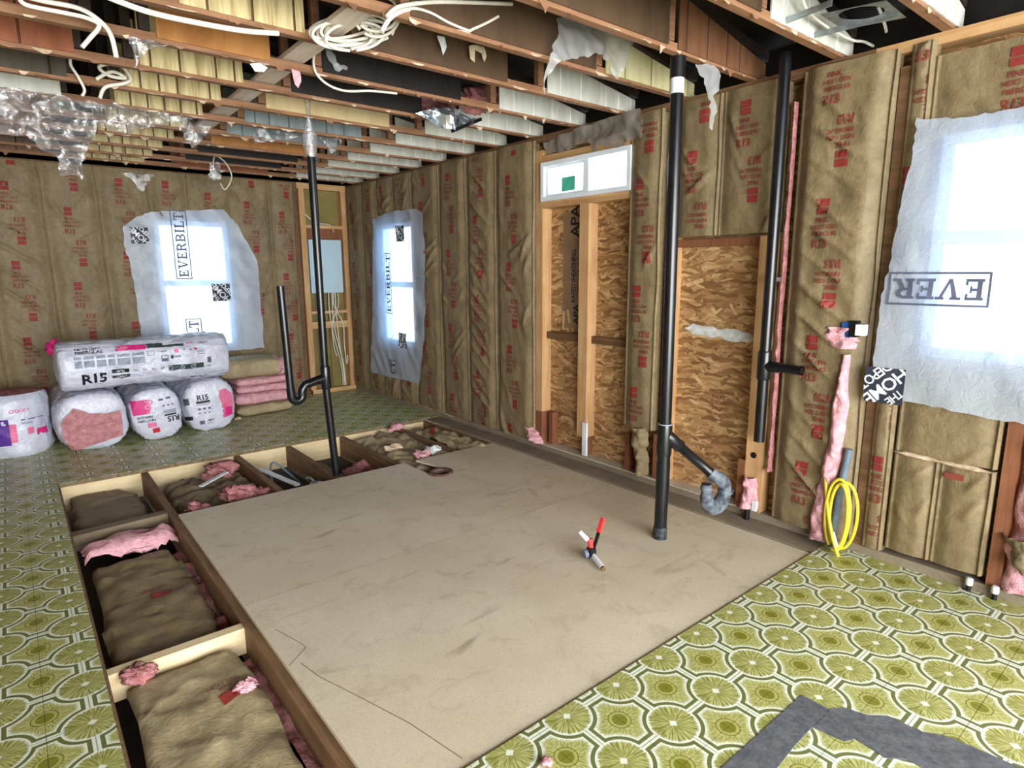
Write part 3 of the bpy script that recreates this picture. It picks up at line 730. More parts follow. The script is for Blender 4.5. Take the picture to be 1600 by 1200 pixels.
# ------------------------------------------------------------------ WINDOWS
def window(name, W, u0, u1, z0, z1, fw=0.045, sash=None, mull=None, depth=(-0.085, -0.01)):
    root = struct(thing(name, None, None, tuple(W.at(np.array((u0 + u1) / 2), np.array(z0), np.array(-0.05)))))
    def bx(a0, a1, c0, c1, d0, d1, nm, m):
        p = W.at(np.array([a0, a1]), np.array([c0, c1]), np.array([d0, d1])); lo = p.min(0); hi = p.max(0)
        return MB().box(tuple(lo), tuple(hi), m).build(nm, root)
    d0, d1 = depth; pv = MT['pvc']
    bx(u0, u1, z0, z0 + fw, d0, d1, 'frame_rail', pv); bx(u0, u1, z1 - fw, z1, d0, d1, 'frame_rail', pv)
    bx(u0, u0 + fw, z0 + fw, z1 - fw, d0, d1, 'frame_stile', pv); bx(u1 - fw, u1, z0 + fw, z1 - fw, d0, d1, 'frame_stile', pv)
    if sash: bx(u0 + fw, u1 - fw, sash - 0.028, sash + 0.028, d0 + 0.01, d1 - 0.015, 'meeting_rail', pv)
    if mull: bx(mull - 0.025, mull + 0.025, z0 + fw, z1 - fw, d0 + 0.01, d1 - 0.01, 'meeting_stile', pv)
    bx(u0 + fw, u1 - fw, z0 + fw, z1 - fw, -0.062, -0.058, 'pane', MT['glass'])
    return root, bx
window('window_1', BW, 1.12, 1.77, 0.60, 1.85, sash=1.26)
window('window_2', RW, -5.90, -5.24, 0.62, 1.83, sash=1.23)
w3, bx3 = window('window_3', RW, -3.385, -2.565, 1.845, 2.11, fw=0.03, mull=-2.95, depth=(-0.085, 0.02))
bx3(-3.35, -2.965, 1.875, 1.89, -0.05, 0.0, 'sash_rail', MT['pvc']); bx3(-3.35, -2.965, 2.065, 2.08, -0.05, 0.0, 'sash_rail', MT['pvc']); bx3(-3.35, -3.325, 1.89, 2.065, -0.05, 0.0, 'sash_stile', MT['pvc'])
window('window_4', RW, -0.93, -0.22, 0.98, 1.90, sash=1.485)
# green sticker on the small window's left pane
st = MB().box((XW + 0.044, 3.105, 1.905), (XW + 0.046, 3.235, 2.0), MT['green']).build('sticker', None, (XW + 0.045, 3.17, 1.95))
tag(st, 'green square sticker stuck on the left pane of the high slider window', 'sticker')

# ------------------------------------------------------------------ ragged film, paper and foil pieces
def rag(poly, jag, seed, n=3):
    rg = random.Random(seed); out = []
    for i, p in enumerate(poly):
        q = poly[(i + 1) % len(poly)]; p = np.array(p, float); q = np.array(q, float); L_ = np.linalg.norm(q - p)
        k = max(1, min(n, int(L_ / 0.02))); nn = np.array([-(q - p)[1], (q - p)[0]]) / max(L_, 1e-6)
        for j in range(k):
            o = 0 if j == 0 else rg.uniform(-jag, jag); out.append(p + (q - p) * j / k + nn * o)
    return out
def film_geo(poly, step):
    tri = tessellate_polygon([[Vector((p[0], p[1], 0)) for p in poly]])
    return cut(np.array([[p[0], p[1]] for p in poly]), [tuple(t) for t in tri], step)
def film(W, name, label, cat, poly, fn, m, step=0.02, jag=0.0, seed=1, group=None, parent=None, n=3):
    g = film_geo(rag(poly, jag, seed, n) if jag else poly, step)
    pts = W.at(g[0][:, 0], g[0][:, 1], fn(g[0][:, 0], g[0][:, 1]))
    mb = MB(); mb.add(pts, g[1], m, True)
    if parent is not None: return mb.build(name, parent)
    o = mb.build(name, None, tuple(pts[np.argmax(pts[:, 2])])); return tag(o, label, cat, group)
def rw_poly(px): return [(-P(x, y, 0, XW - 0.05)[1], P(x, y, 0, XW - 0.05)[2]) for x, y in px]
def bw_poly(px): return [(P(x, y, 1, YB - 0.06)[0], P(x, y, 1, YB - 0.06)[2]) for x, y in px]

def sheet_fn(base, seed, a=0.016): 
    return lambda u, v: base + a * ridge(u / 0.16 + v / 0.3, v / 0.22, seed) * 2 + a * 0.6 * fbm(u / 0.1, v / 0.14, seed + 2, 2) + a * 0.3 * ridge(u / 0.07 + v / 0.12, v / 0.08, seed + 4)
def lettered_box(pr, cx, cy, h, rot, word, ink, left=True):
    v, f = slab(word); w = v[:, 0].max() * h; c, s = math.cos(rot), math.sin(rot)
    pr.geo((xf(v, h, cx, cy, rot), f), ink)
    a, b, t = w / 2 + h * 0.25, h * 0.82, h * 0.10
    for q in ((-a, b - t, a, b), (-a, -b, a, -b + t), (a - t, -b, a, b)) + (((-a, -b, -a + t, b),) if left else ()):
        pr.geo(rotgeo(rectgeo(*q), cx, cy, rot), ink)
def square_logo(pr, cx, cy, s, rot, clip=None):
    pr.rect(cx - s / 2, cy - s / 2, cx + s / 2, cy + s / 2, MT['ink'], 0.001)
    old = pr.clip; pr.clip = (cx - s / 2, cy - s / 2, cx + s / 2, cy + s / 2)
    c, sn = math.cos(rot), math.sin(rot)
    for k, (t, h, o) in enumerate((('THE', .22, .42), ('HOME', .36, .05), ('DEPOT', .28, -.36))):
        x, y = -sn * o * s, c * o * s
        v, f = text_geo(t); w = v[:, 0].max()
        ww = {'THE': .5, 'HOME': 1.3, 'DEPOT': 1.0}[t] * s
        pr.text(t, h * s, cx + x, cy + y, MT['ink_white'], rot, sx=ww / (w * h * s), lift=0.003)
    pr.clip = old

def printed_sheet(W, name, label, poly, base, seed, prints, step=0.03):
    fn = sheet_fn(base, seed)
    o = film(W, name, label, 'plastic sheet', poly, fn, MT['sheet'], step, 0.006, seed, None, None, 6)
    xs = [p[0] for p in poly]; ys = [p[1] for p in poly]
    pr = Print(lambda u, v, lift: W.at(u, v, fn(np.asarray(u), np.asarray(v)) + 0.005 + lift), 0.02)
    prints(pr); pr.build(o); return o
def p1(pr):
    pr.clip = (0.85, 0.55, 2.1, 1.96)
    lettered_box(pr, 1.325, 1.62, 0.085, math.pi / 2, 'EVERBILT', MT['ink_grey']); lettered_box(pr, 1.365, 0.60, 0.085, math.pi / 2, 'EVERBILT', MT['ink_grey'])
    square_logo(pr, 0.99, 1.70, 0.145, math.radians(135)); square_logo(pr, 1.645, 1.165, 0.17, math.radians(130))
printed_sheet(BW, 'plastic_sheet', 'milky plastic sheet with dark lettering taped over the back wall window', bw_poly([(192, 354), (215, 338), (235, 331), (290, 329), (348, 327), (372, 352), (402, 408), (408, 480), (413, 543), (350, 549), (290, 545), (222, 530), (214, 470), (203, 410), (194, 385)]), 0.055, 3, p1, 0.022)
def p2(pr):
    lettered_box(pr, -5.64, 1.24, 0.08, math.pi / 2, 'EVERBILT', MT['ink_grey']); square_logo(pr, -5.37, 1.72, 0.15, math.radians(135)); square_logo(pr, -5.40, 0.68, 0.15, math.radians(60)); pr.clip = (-5.8, 0.32, -5.4, 0.52)
    lettered_box(pr, -5.62, 0.16, 0.08, math.pi / 2, 'EVERBILT', MT['ink'])
printed_sheet(RW, 'plastic_sheet', 'narrow milky plastic sheet with lettering over the far right wall window', rw_poly([(583, 342), (610, 331), (650, 326), (662, 333), (665, 420), (664, 520), (658, 590), (654, 606), (652, 598), (615, 590), (580, 581), (584, 470)]), 0.055, 8, p2, 0.022)
def p4(pr):
    pr.clip = (-1.085, 0.7, 0.2, 2)
    lettered_box(pr, -0.87, 1.275, 0.085, math.pi, 'EVER', MT['ink_grey'], True)
    pr.clip = (-1.105, 0.7, 0.2, 2); square_logo(pr, -1.028, 0.845, 0.16, math.radians(225))
printed_sheet(RW, 'plastic_sheet', 'large milky plastic sheet with upside-down lettering over the near right window', rw_poly([(1434, 184), (1450, 187), (1500, 184), (1560, 174), (1640, 158), (1760, 130), (1900, 700), (1700, 684), (1600, 662), (1520, 647), (1430, 629), (1363, 624), (1366, 560), (1378, 470), (1390, 415), (1405, 340), (1428, 240)]), 0.06, 13, p4, 0.022)

# ------------------------------------------------------------------ CEILING: roof deck and trusses
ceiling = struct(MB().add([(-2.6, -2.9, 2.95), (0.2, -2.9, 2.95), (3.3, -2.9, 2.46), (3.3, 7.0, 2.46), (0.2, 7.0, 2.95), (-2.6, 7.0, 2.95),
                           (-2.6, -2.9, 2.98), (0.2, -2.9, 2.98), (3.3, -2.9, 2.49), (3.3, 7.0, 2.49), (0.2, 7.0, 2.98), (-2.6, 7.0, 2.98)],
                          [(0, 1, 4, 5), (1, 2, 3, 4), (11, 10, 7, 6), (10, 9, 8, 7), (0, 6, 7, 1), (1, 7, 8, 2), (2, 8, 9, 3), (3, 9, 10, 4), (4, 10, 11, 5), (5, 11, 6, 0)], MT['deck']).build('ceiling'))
part_box('gable_board', (-2.6, YB + T, 2.3), (3.3, YB + T + 0.02, 3.0), MT['deck'], ceiling); part_box('gable_board', (-2.6, -2.95, 2.3), (3.3, -2.9, 3.0), MT['deck'], ceiling)
part_box('eave_board', (XW + 0.16, -2.9, 2.2), (XW + 0.2, 7, 2.6), MT['deck'], ceiling); part_box('eave_board', (-2.6, -2.9, 2.3), (-2.55, 7, 3.0), MT['deck'], ceiling)
def roofz(x): return 2.93 if x < 0.2 else 2.93 - (x - 0.2) * 0.158
def gusset(parent, x0, x1, y, z0, h0, h1, m, groove=0.0, name='gusset_panel'):
    """flat panel with V grooves, cut to slope from h0 to h1"""
    xs = [x0]; ds = [0.0]
    if groove:
        rg = random.Random(int(y * 100 + x0 * 10)); x = x0 + groove * rg.uniform(0.3, 0.9)
        while x < x1 - 0.02:
            for dx, d in ((-0.005, 0), (-0.0025, 0.004), (0.0025, 0.004), (0.005, 0)): xs.append(x + dx); ds.append(d)
            x += groove * rg.choice((0.7, 1.0, 1.3))
    xs.append(x1); ds.append(0.0); n = len(xs); vs = []
    for bk in (0, 1):
        for x, d in zip(xs, ds):
            top = z0 + h0 + (h1 - h0) * (x - x0) / (x1 - x0); yy = y + (0.007 if bk else d)
            vs += [(x, yy, z0), (x, yy, top)]
    fs = []
    for i in range(n - 1):
        a, b = 2 * i, 2 * i + 2; fs += [(a, b, b + 1, a + 1), (2 * n + a, 2 * n + a + 1, 2 * n + b + 1, 2 * n + b), (a + 1, b + 1, 2 * n + b + 1, 2 * n + a + 1), (b, a, 2 * n + a, 2 * n + b)]
    e = 2 * n - 2; fs += [(0, 1, 2 * n + 1, 2 * n), (e + 1, e, 2 * n + e, 2 * n + e + 1)]
    mb = MB().add(vs, fs, m)
    if groove:                                                     # the grooves of the printed panelling are printed dark
        k = mb.slot(GROOVE.get(m.name, MT['darkgap']))
        for i in range(n - 1):
            if ds[i] or ds[i + 1]: mb.mi[4 * i] = k
    return mb.build(name, parent)
GROOVE = {'white_panelling': flat('pale_groove', L(228, 228, 220)), 'pale_yellow_panelling': flat('olive_groove', L(150, 140, 100)), 'blue_grey_panelling': flat('slate_groove', L(96, 104, 106)), 'cream_wood_look_panelling': flat('brown_groove', L(96, 76, 46)),
          'brown_panelling': flat('umber_groove', L(80, 54, 38)), 'red_brown_panelling': flat('maroon_groove', L(84, 46, 28))}
CH = {-1: ('redbrown', 'cream', 'darkbrown', 'white'), 0: ('redbrown', 'cream', 'darkbrown', 'white'), 1: ('redbrown', 'cream', 'darkbrown', 'brown'), 2: ('redbrown', 'orange', 'darkbrown', 'yellow'),
      3: ('redbrown', 'cream', 'darkbrown', 'white'), 4: (None, 'orange', 'black', 'white'), 5: ('redbrown', 'cream', 'black', 'white'), 6: ('darkgreen', 'cream', 'tan', 'white'), 7: ('white', 'cream', 'gray', 'white'),
      8: ('brown', 'cream', 'gray', 'white'), 9: ('brown', 'cream', 'orange', 'white'), 10: ('brown', 'cream', 'black', 'white'), 11: ('darkbrown', 'cream', 'black', 'white'), 12: ('brown', 'cream', 'redbrown', 'white')}
trusses = {}
for k in range(-1, 13):
    y = 1.38 + 0.4236 * k; rg = random.Random(k + 40)
    if k == 12: y -= 0.05
    tr = thing('roof_truss', None, None, (0.5, y, ZC)); tr.parent = ceiling; trusses[k] = tr
    MB().box((-2.45, y - 0.019, ZC), (XW + 0.12, y + 0.019, ZC + 0.036), MT['chord']).build('bottom_chord', tr)
    tz = [(-2.45, y, roofz(-2.45) - 0.03), (0.2, y, roofz(0.2) - 0.03), (XW + 0.12, y, roofz(XW + 0.12) - 0.03)]
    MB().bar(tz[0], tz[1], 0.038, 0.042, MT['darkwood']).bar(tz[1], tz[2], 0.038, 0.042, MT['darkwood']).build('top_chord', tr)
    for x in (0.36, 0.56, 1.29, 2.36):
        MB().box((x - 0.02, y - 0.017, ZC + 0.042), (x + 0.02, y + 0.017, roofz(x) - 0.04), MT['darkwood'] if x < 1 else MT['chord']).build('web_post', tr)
    a, b, c, d = CH[k]; f = y - 0.019 - 0.008 + 0.012
    z0 = ZC + 0.016
    if a: gusset(tr, -1.1 if k < 7 else -0.8, 0.35 if k != 4 else 0.1, y - 0.027, z0 + 0.001, 0.30, 0.30, MT[a], 0.35 if a == 'redbrown' else 0.2)
    gusset(tr, 0.60, 1.06, y - 0.027, z0 + 0.001, 0.33, 0.33, MT[b], 0.125 if b == 'cream' else 0)
    gusset(tr, 1.31, 2.12 if k > 2 else 2.33, y - 0.027, z0 + 0.001, 0.30, 0.27, MT[c], 0.13 if c == 'gray' else 0)
    gusset(tr, 2.40, XW + 0.08, y - 0.027, ZC + 0.012, 0.19 if k > 1 else 0.22, 0.075, MT[d], 0.16)
    # torn remains of the old ceiling along the chord
    mb = MB(); x = -0.6 + rg.random() * 0.1
    while x < 3.0:
        w = rg.uniform(0.015, 0.11); h = rg.uniform(0.012, 0.04) if rg.random() < 0.38 else rg.uniform(0.003, 0.012)
        if h > 0.012: w = min(w, 0.06)
        yy = y - 0.021 - rg.uniform(0, 0.004); t = 0.003; m_ = rg.randint(4, 6)
        pts = [(x, ZC + rg.uniform(0.0, 0.012))] + [(x + w * (q + rg.uniform(-.35, .35)) / m_, ZC - h * rg.uniform(0.15, 1.0) * min(1, 2.2 * min(q, m_ - q) / m_)) for q in range(1, m_)] + [(x + w, ZC + rg.uniform(0.0, 0.012))]
        n_ = len(pts); lean = rg.uniform(-0.9, 0.3)
        fv = [(p[0], yy + lean * (ZC - p[1]), p[1]) for p in pts]; bv = [(p[0], yy + t + lean * (ZC - p[1]), p[1]) for p in pts]
        mb.add(fv + bv, [tuple(range(n_)), tuple(range(2 * n_ - 1, n_ - 1, -1))] + [(i, i + n_, (i + 1) % n_ + n_, (i + 1) % n_) for i in range(n_)], MT['scrap'] if rg.random() < 0.55 else MT['chord'])
        x += w + rg.uniform(0.01, 0.16)
    o = mb.build('torn_paper', tr); o['kind'] = 'stuff'
# pale brace board running over the chords, and a ledger near the vent pipes
MB().box((1.12, 2.3, ZC + 0.043), (1.225, 4.9, ZC + 0.062), MT['greywood']).build('brace_board', ceiling).data.materials[0] = wood('whitewashed_board', L(196, 180, 164), L(226, 214, 202), along=1)
# fibreglass lying in the roof space above the chords
def fluff(name, c, size, seed, m, parent=None, sub=4):
    bm = bmesh.new(); bmesh.ops.create_icosphere(bm, subdivisions=sub, radius=1.0)
    mb = MB(); V = np.array([v.co[:] for v in bm.verts]); F = [tuple(v.index for v in f.verts) for f in bm.faces]; bm.free()
    n = 1 + 1.0 * fbm(V[:, 0] * 1.8 + V[:, 2] * 1.3, V[:, 1] * 1.8 - V[:, 2], seed, 3) + 0.55 * fbm(V[:, 0] * 6 + V[:, 2] * 4, V[:, 1] * 6 - V[:, 2] * 3, seed + 4, 2)
    mb.add(V * n[:, None] * np.array(size) + np.array(c), F, MT[m], True)
    return mb.build(name, parent) if parent is not None else mb.build(name, None, (c[0], c[1], c[2] - size[2]))
for i, (px, py, k, s) in enumerate(((745, 158, 5, .10), (770, 150, 5, .10), (1480, 35, 0, .11), (1440, 60, 0, .10), (1530, 10, 0, .12), (1420, 48, 0, .07), (680, 165, 6, .09))):
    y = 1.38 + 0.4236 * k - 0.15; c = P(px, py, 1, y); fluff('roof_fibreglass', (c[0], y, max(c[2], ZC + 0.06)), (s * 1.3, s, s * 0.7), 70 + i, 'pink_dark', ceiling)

# ------------------------------------------------------------------ torn clear film hanging from the trusses
def hang(px, Y, label, seed, amp=0.03, mat='clear', step=0.013, cat='plastic scrap', name='plastic_scrap', jag=0.008, tilt=0.0, group=None):
    W = Wall((0, Y, 0), (1, 0, 0), (0, -1, 0)); poly = [(P(x, y, 1, Y)[0], P(x, y, 1, Y)[2]) for x, y in px]
    zt = max(p[1] for p in poly)
    fn = lambda u, v: amp * (0.5 + ridge(u / 0.11 + v / 0.2, v / 0.14 - u / 0.2, seed) * 2 + 1.1 * ridge(u / 0.05 - v / 0.12, v / 0.06 + u / 0.09, seed + 3) + 0.5 * fbm(u / 0.05, v / 0.07, seed, 2)) + tilt * (zt - v)
    return film(W, name, label, cat, poly, fn, MT[mat], step, jag, seed, group, None, 8)
def ty(k): return 1.38 + 0.4236 * k - 0.04
hang([(-40, 136), (60, 146), (130, 158), (190, 166), (260, 178), (300, 186), (262, 196), (220, 204), (196, 214), (172, 206), (150, 196), (146, 222), (135, 232), (128, 262), (127, 284), (108, 275), (92, 276), (88, 250), (66, 238), (40, 212), (-40, 215)], ty(7), 'big sagging clear plastic sheet torn and hanging at the left under the trusses', 5, 0.045, tilt=0.1)
hang([(275, 188), (330, 184), (336, 190), (318, 215), (312, 224), (298, 232), (288, 218)], ty(8), 'small crumpled clear plastic scrap hanging just right of the big sagging sheet', 6)
hang([(200, 58), (240, 66), (262, 72), (228, 82), (215, 100), (207, 114), (209, 90)], ty(4), 'pale plastic rag hanging beside the cream grooved panel near the white cable', 7, 0.02)
hang([(398, 200), (440, 206), (478, 214), (440, 220), (396, 224)], ty(8), 'flat clear plastic scrap under the blue grey panel left of the wrapped pipe', 8, 0.02)
hang([(496, 212), (520, 216), (535, 214), (532, 228), (518, 240), (506, 226)], ty(8), 'little hanging plastic scrap just right of the wrapped pipe', 9, 0.02)
hang([(866, 30), (882, 26), (930, 42), (984, 62), (978, 90), (970, 112), (962, 130), (952, 118), (948, 98), (930, 88), (905, 90), (880, 96), (862, 104), (850, 120), (846, 150), (843, 140), (850, 102), (858, 74), (868, 54)], ty(2) - 0.02, 'torn cloudy plastic sheet draped over a truss left of the tall pipe', 10, 0.03, 'rag')
hang([(1086, 100), (1110, 104), (1122, 120), (1120, 138), (1112, 150), (1116, 176), (1108, 205), (1104, 200), (1108, 160), (1100, 138), (1092, 118)], ty(1), 'stringy plastic rag hanging just right of the tall pipe', 11, 0.02, 'rag', 0.012)
ff = lambda u, v: 0.012 + 0.03 * (0.4 + ridge(u / 0.10 + v / 0.2, v / 0.12, 12) * 2 + 0.6 * fbm(u / 0.05, v / 0.07, 12, 2))
film(RW, 'plastic_scrap', 'dusty grey plastic flap hanging above the high slider window', 'plastic scrap', rw_poly([(846, 222), (860, 216), (905, 196), (950, 182), (998, 168), (1000, 214), (985, 216), (960, 230), (940, 226), (922, 238), (918, 222), (895, 226), (886, 236), (870, 236), (852, 240)]), ff, sheet_mat('dusty_grey_film', (0.5, 0.48, 0.44, 1), 0.25, 0.4, 0.2, (0.30, 0.27, 0.23, 1)), 0.015, 0.008, 12)
hang([(190, 270), (244, 272), (232, 284), (222, 300), (215, 296), (206, 282)], 6.625, 'small shiny plastic scrap hanging against the top of the back wall', 13, 0.02)
hang([(328, 254), (342, 254), (346, 278), (334, 283), (325, 280)], ty(11), 'small grey plastic rag tied by strings near the back wall', 14, 0.015)
hang([(508, 77), (516, 80), (524, 98), (542, 106), (540, 111), (522, 110), (512, 96)], ty(4), 'white plastic strip dangling under the coil of white cable', 15, 0.015, 'rag')
hang([(1412, -20), (1470, -10), (1478, 20), (1462, 36), (1450, 44), (1430, 40), (1420, 20)], ty(0), 'ragged paper and plastic clump hanging in the top right ceiling corner', 16, 0.04, 'rag')
# wrapped top of the far drain pipe
c = [P(x, y, 1, 3.893) for x, y in ((480, 155), (482, 185), (484, 215), (486, 246))]
o = MB().tube(c, [0.02, 0.012, 0.05, 0.034], MT['clear'], 14, False).build('plastic_wrap', None, tuple(c[-1])); tag(o, 'clear plastic wrap twisted around the top of the far drain pipe', 'plastic scrap')

# ------------------------------------------------------------------ PIPES
def arc(c, r, a0, a1, ux, uy, n=10):
    c = Vector(c); ux = Vector(ux); uy = Vector(uy)
    return [c + (ux * math.cos(a0 + (a1 - a0) * i / n) + uy * math.sin(a0 + (a1 - a0) * i / n)) * r for i in range(n + 1)]
# tall vent stack near the middle
t1 = thing('drain_pipe', 'tall thick black drain pipe with a white band and a grey trap', 'pipe', (2.466, 1.82, 0))
MB().tube([(2.474, 1.82, 0.55), (2.457, 1.82, 2.31)], 0.0295, MT['abs'], 24).build('upper_pipe', t1)
MB().tube([(2.466, 1.82, 0.03), (2.472, 1.82, 0.50)], 0.0325, MT['abs'], 24).build('lower_pipe', t1)
MB().tube([(2.465, 1.82, -0.01), (2.466, 1.82, 0.05), (2.466, 1.82, 0.056)], [0.0365, 0.0355, 0.033], MT['abs_dusty'], 24).build('dusty_coupling', t1)
MB().tube([(2.457, 1.82, 2.145), (2.457, 1.82, 2.212)], 0.0312, MT['white_band'], 24).build('white_band', t1)
MB().tube([(2.457, 1.82, 2.21), (2.457, 1.82, 2.30)], 0.034, MT['blackp'], 24).build('top_coupling', t1)
MB().tube([(2.47, 1.82, 0.44), (2.47, 1.82, 0.455), (2.473, 1.82, 0.59), (2.473, 1.82, 0.60)], [0.036, 0.038, 0.036, 0.034], MT['abs'], 24).build('wye_fitting', t1)
MB().tube([(2.473, 1.82, 0.598), (2.473, 1.82, 0.602)], 0.036, MT['ink_pale'], 24).build('label_ring', t1)
MB().tube([(2.47, 1.82, 0.25), (2.47, 1.82, 0.40)], 0.0345, MT['abs'], 24).build('repair_sleeve', t1)
YT = 1.62
a0 = Vector((2.478, 1.82, 0.545)); a1 = Vector(P(1114, 742, 1, YT)); dr = (a1 - a0).normalized()
MB().tube([a0, a0 + dr * 0.10, a0 + dr * 0.101, a1], [0.033, 0.031, 0.0245, 0.0245], MT['abs'], 20).build('branch_arm', t1)
eb = Vector(P(1132, 758, 1, YT)); dn = Vector(P(1133, 768, 1, YT)); up0 = Vector(P(1104, 770, 1, YT)); up1 = Vector(P(1104, 756, 1, YT))
MB().tube([a1 - dr * 0.015, a1 + dr * 0.01, a1 + dr * 0.035 + Vector((0, 0, 0.008)), eb + Vector((-0.002, 0, 0.01)), dn], [0.029, 0.032, 0.034, 0.033, 0.031], MT['abs_grey'], 20).build('elbow_fitting', t1)
MB().tube([dn + Vector((0, 0, 0.006)), dn + Vector((0, 0, -0.006))], 0.0385, MT['abs_grey'], 20).build('slip_nut', t1)
MB().bar(dn + Vector((0.034, -0.01, 0.0)), dn + Vector((0.048, -0.01, -0.004)), 0.02, 0.012, MT['abs_grey']).build('nut_lug', t1)
rad = (dn.x - up0.x) / 2; cc = Vector(((dn.x + up0.x) / 2, YT, up0.z - 0.012))
U = [dn, Vector((dn.x, YT, cc.z + 0.005))] + arc(cc, rad, 0, -math.pi, (1, 0, 0), (0, 0, 1), 14) + [up0 + Vector((0, 0, 0.004)), up1]
MB().tube(U, [0.028, 0.029] + [0.030 + 0.010 * math.sin(math.pi * k / 14) for k in range(15)] + [0.026, 0.025], MT['abs_grey'], 20).build('trap_bend', t1)
MB().tube([up1 + Vector((0, 0, -0.03)), up1 + Vector((0, 0, -0.012))], 0.0285, MT['abs_grey'], 20).tube([up1 + Vector((0, 0, -0.002)), up1 + Vector((0, 0, 0.001))], 0.0215, MT['blackp'], 20).build('trap_inlet', t1)
# vent against the right wall
VX = 2.965
def V3(px, py): return Vector(P(px, py, 0, VX))
zb = V3(1197, 680); zt = V3(1237, 105); te = V3(1203, 572)
yv = 1.585
t2 = thing('vent_pipe', 'black vent pipe with a side tee running up the right wall', 'pipe', (VX, yv, 0.5))
MB().tube([(VX, yv, 0.47), (VX, yv, 2.36)], 0.0275, MT['abs'], 20).build('pipe', t2)
MB().tube([(VX, yv, 0.80), (VX, yv, 0.81), (VX, yv, 0.94), (VX, yv, 0.95)], [0.031, 0.0345, 0.0345, 0.031], MT['abs'], 20).build('tee_fitting', t2)
MB().tube([(VX, yv, 0.873), (VX - 0.01, yv - 0.08, 0.873)], 0.0275, MT['abs'], 18).build('tee_branch', t2)
MB().tube([(VX - 0.01, yv - 0.07, 0.873), (VX - 0.02, yv - 0.205, 0.873)], 0.0235, MT['abs'], 18, False).tube([(VX - 0.02, yv - 0.200, 0.873), (VX - 0.02, yv - 0.2045, 0.873)], 0.018, MT['blackp'], 16).build('stub_pipe', t2)
# a dark metal strap shoe for it at the plate (the pipe is strapped to the wall)
MB().box((VX + 0.022, yv - 0.02, 1.30), (XW + 0.01, yv + 0.02, 1.32), MT['steel']).build('pipe_strap', t2)
# far drain with standpipe and trap
YL = 3.893
t3 = thing('drain_pipe', 'slim black drain pipe with a standpipe and U trap rising from the floor opening', 'pipe', (1.60, YL, -0.2))
MB().tube([(1.606, YL, -0.21), (1.60, YL, 0.0), (1.565, YL, 0.60), (1.562, YL, 2.075)], 0.0255, MT['abs'], 18).build('pipe', t3)
MB().tube([(1.569, YL, 0.59), (1.568, YL, 0.60), (1.566, YL, 0.74), (1.566, YL, 0.75)], [0.029, 0.033, 0.033, 0.029], MT['abs'], 18).build('tee_fitting', t3)
MB().tube([(1.566, YL, 0.665), (1.50, YL - 0.005, 0.655), (1.44, YL - 0.01, 0.640)], [0.031, 0.029, 0.026], MT['abs'], 18).build('trap_arm', t3)
U = [(1.45, YL, 0.643), (1.425, YL, 0.635), (1.408, YL, 0.61), (1.400, YL, 0.585)] + [tuple(v) for v in arc((1.368, YL, 0.572), 0.036, 0, -math.pi, (1, 0, 0), (0, 0, 1), 10)] + [(1.330, YL, 0.60), (1.329, YL, 0.62)]
MB().tube(U, 0.0275, MT['abs'], 18).build('trap_bend', t3)
MB().tube([(1.330, YL, 0.585), (1.312, YL, 1.275)], 0.0245, MT['abs'], 18).build('standpipe', t3)

# ------------------------------------------------------------------ HARDBOARD SHEETS over the joists
def plate(name, label, poly, z0, z1, m, hole=None):
    v = [(x, y, z0) for x, y in poly] + [(x, y, z1) for x, y in poly]; n = len(poly)
    tri = tessellate_polygon([[Vector((x, y, 0)) for x, y in poly]])
    fs = []
    for t in tri:
        a, b, c = t; p = [Vector(poly[i]) for i in t]; s = (p[1] - p[0]).cross(p[2] - p[0])
        if s < 0: a, b, c = c, b, a
        fs += [(a + n, b + n, c + n), (c, b, a)]
    area2 = sum(poly[i][0] * poly[(i + 1) % n][1] - poly[(i + 1) % n][0] * poly[i][1] for i in range(n))
    for i in range(n):
        j = (i + 1) % n; fs.append((i, j, j + n, i + n) if area2 > 0 else (j, i, i + n, j + n))
    o = MB().add(v, fs, m).build(name, None, (poly[0][0], poly[0][1], z0)); return tag(o, label, 'board')
plate('hardboard_sheet', 'tan hardboard sheet farther from the camera, notched around the drain ring', [(0.60, 2.5225), (2.885, 2.5225), (2.885, 3.80), (2.175, 3.80), (2.245, 3.48), (2.20, 3.40), (2.12, 3.40), (2.085, 3.45), (2.075, 3.795), (0.60, 3.785)], -0.022, -0.008, MT['board'])
plate('hardboard_sheet', 'tan hardboard sheet nearest the camera, bordering the green vinyl', [(0.60, 1.237), (2.885, 1.237), (2.885, 2.5185), (0.60, 2.5185)], -0.022, -0.007, MT['board'])
# pencil cracks on the near sheet
near_sheet = [o for o in bpy.data.objects if o.get('label', '').startswith('tan hardboard sheet nearest')][0]
for pts in ([(430, 983), (472, 1006), (478, 1012), (452, 1040)], [(470, 1036), (500, 1058), (560, 1088), (640, 1130), (722, 1185)]):
    mb = MB(); q = [P(x, y, 2, -0.0068) for x, y in pts]
    for a, b in zip(q[:-1], q[1:]): mb.bar(a, b, 0.0022, 0.0006, MT['joist'])
    mb.build('crack_line', near_sheet)
# closet flange
fr = thing('closet_flange', 'dark round toilet flange set in the notch of the far hardboard', 'flange', (2.16, 3.44, -0.02))
n = 28; mb = MB(); vs = []
for r0, z in ((0.052, -0.12), (0.052, -0.004), (0.058, 0.002), (0.088, 0.002), (0.090, -0.008), (0.090, -0.02)):
    for k in range(n): vs.append((2.16 + r0 * math.cos(2 * math.pi * k / n), 3.44 + r0 * math.sin(2 * math.pi * k / n), z))
mb.add(vs, [(i * n + k, i * n + (k + 1) % n, (i + 1) * n + (k + 1) % n, (i + 1) * n + k) for i in range(5) for k in range(n)], MT['rust'], True); mb.build('ring', fr)
MB().tube([(2.16, 3.44, -0.16), (2.16, 3.44, -0.06)], 0.05, MT['blackp'], 20).build('drain_throat', fr)
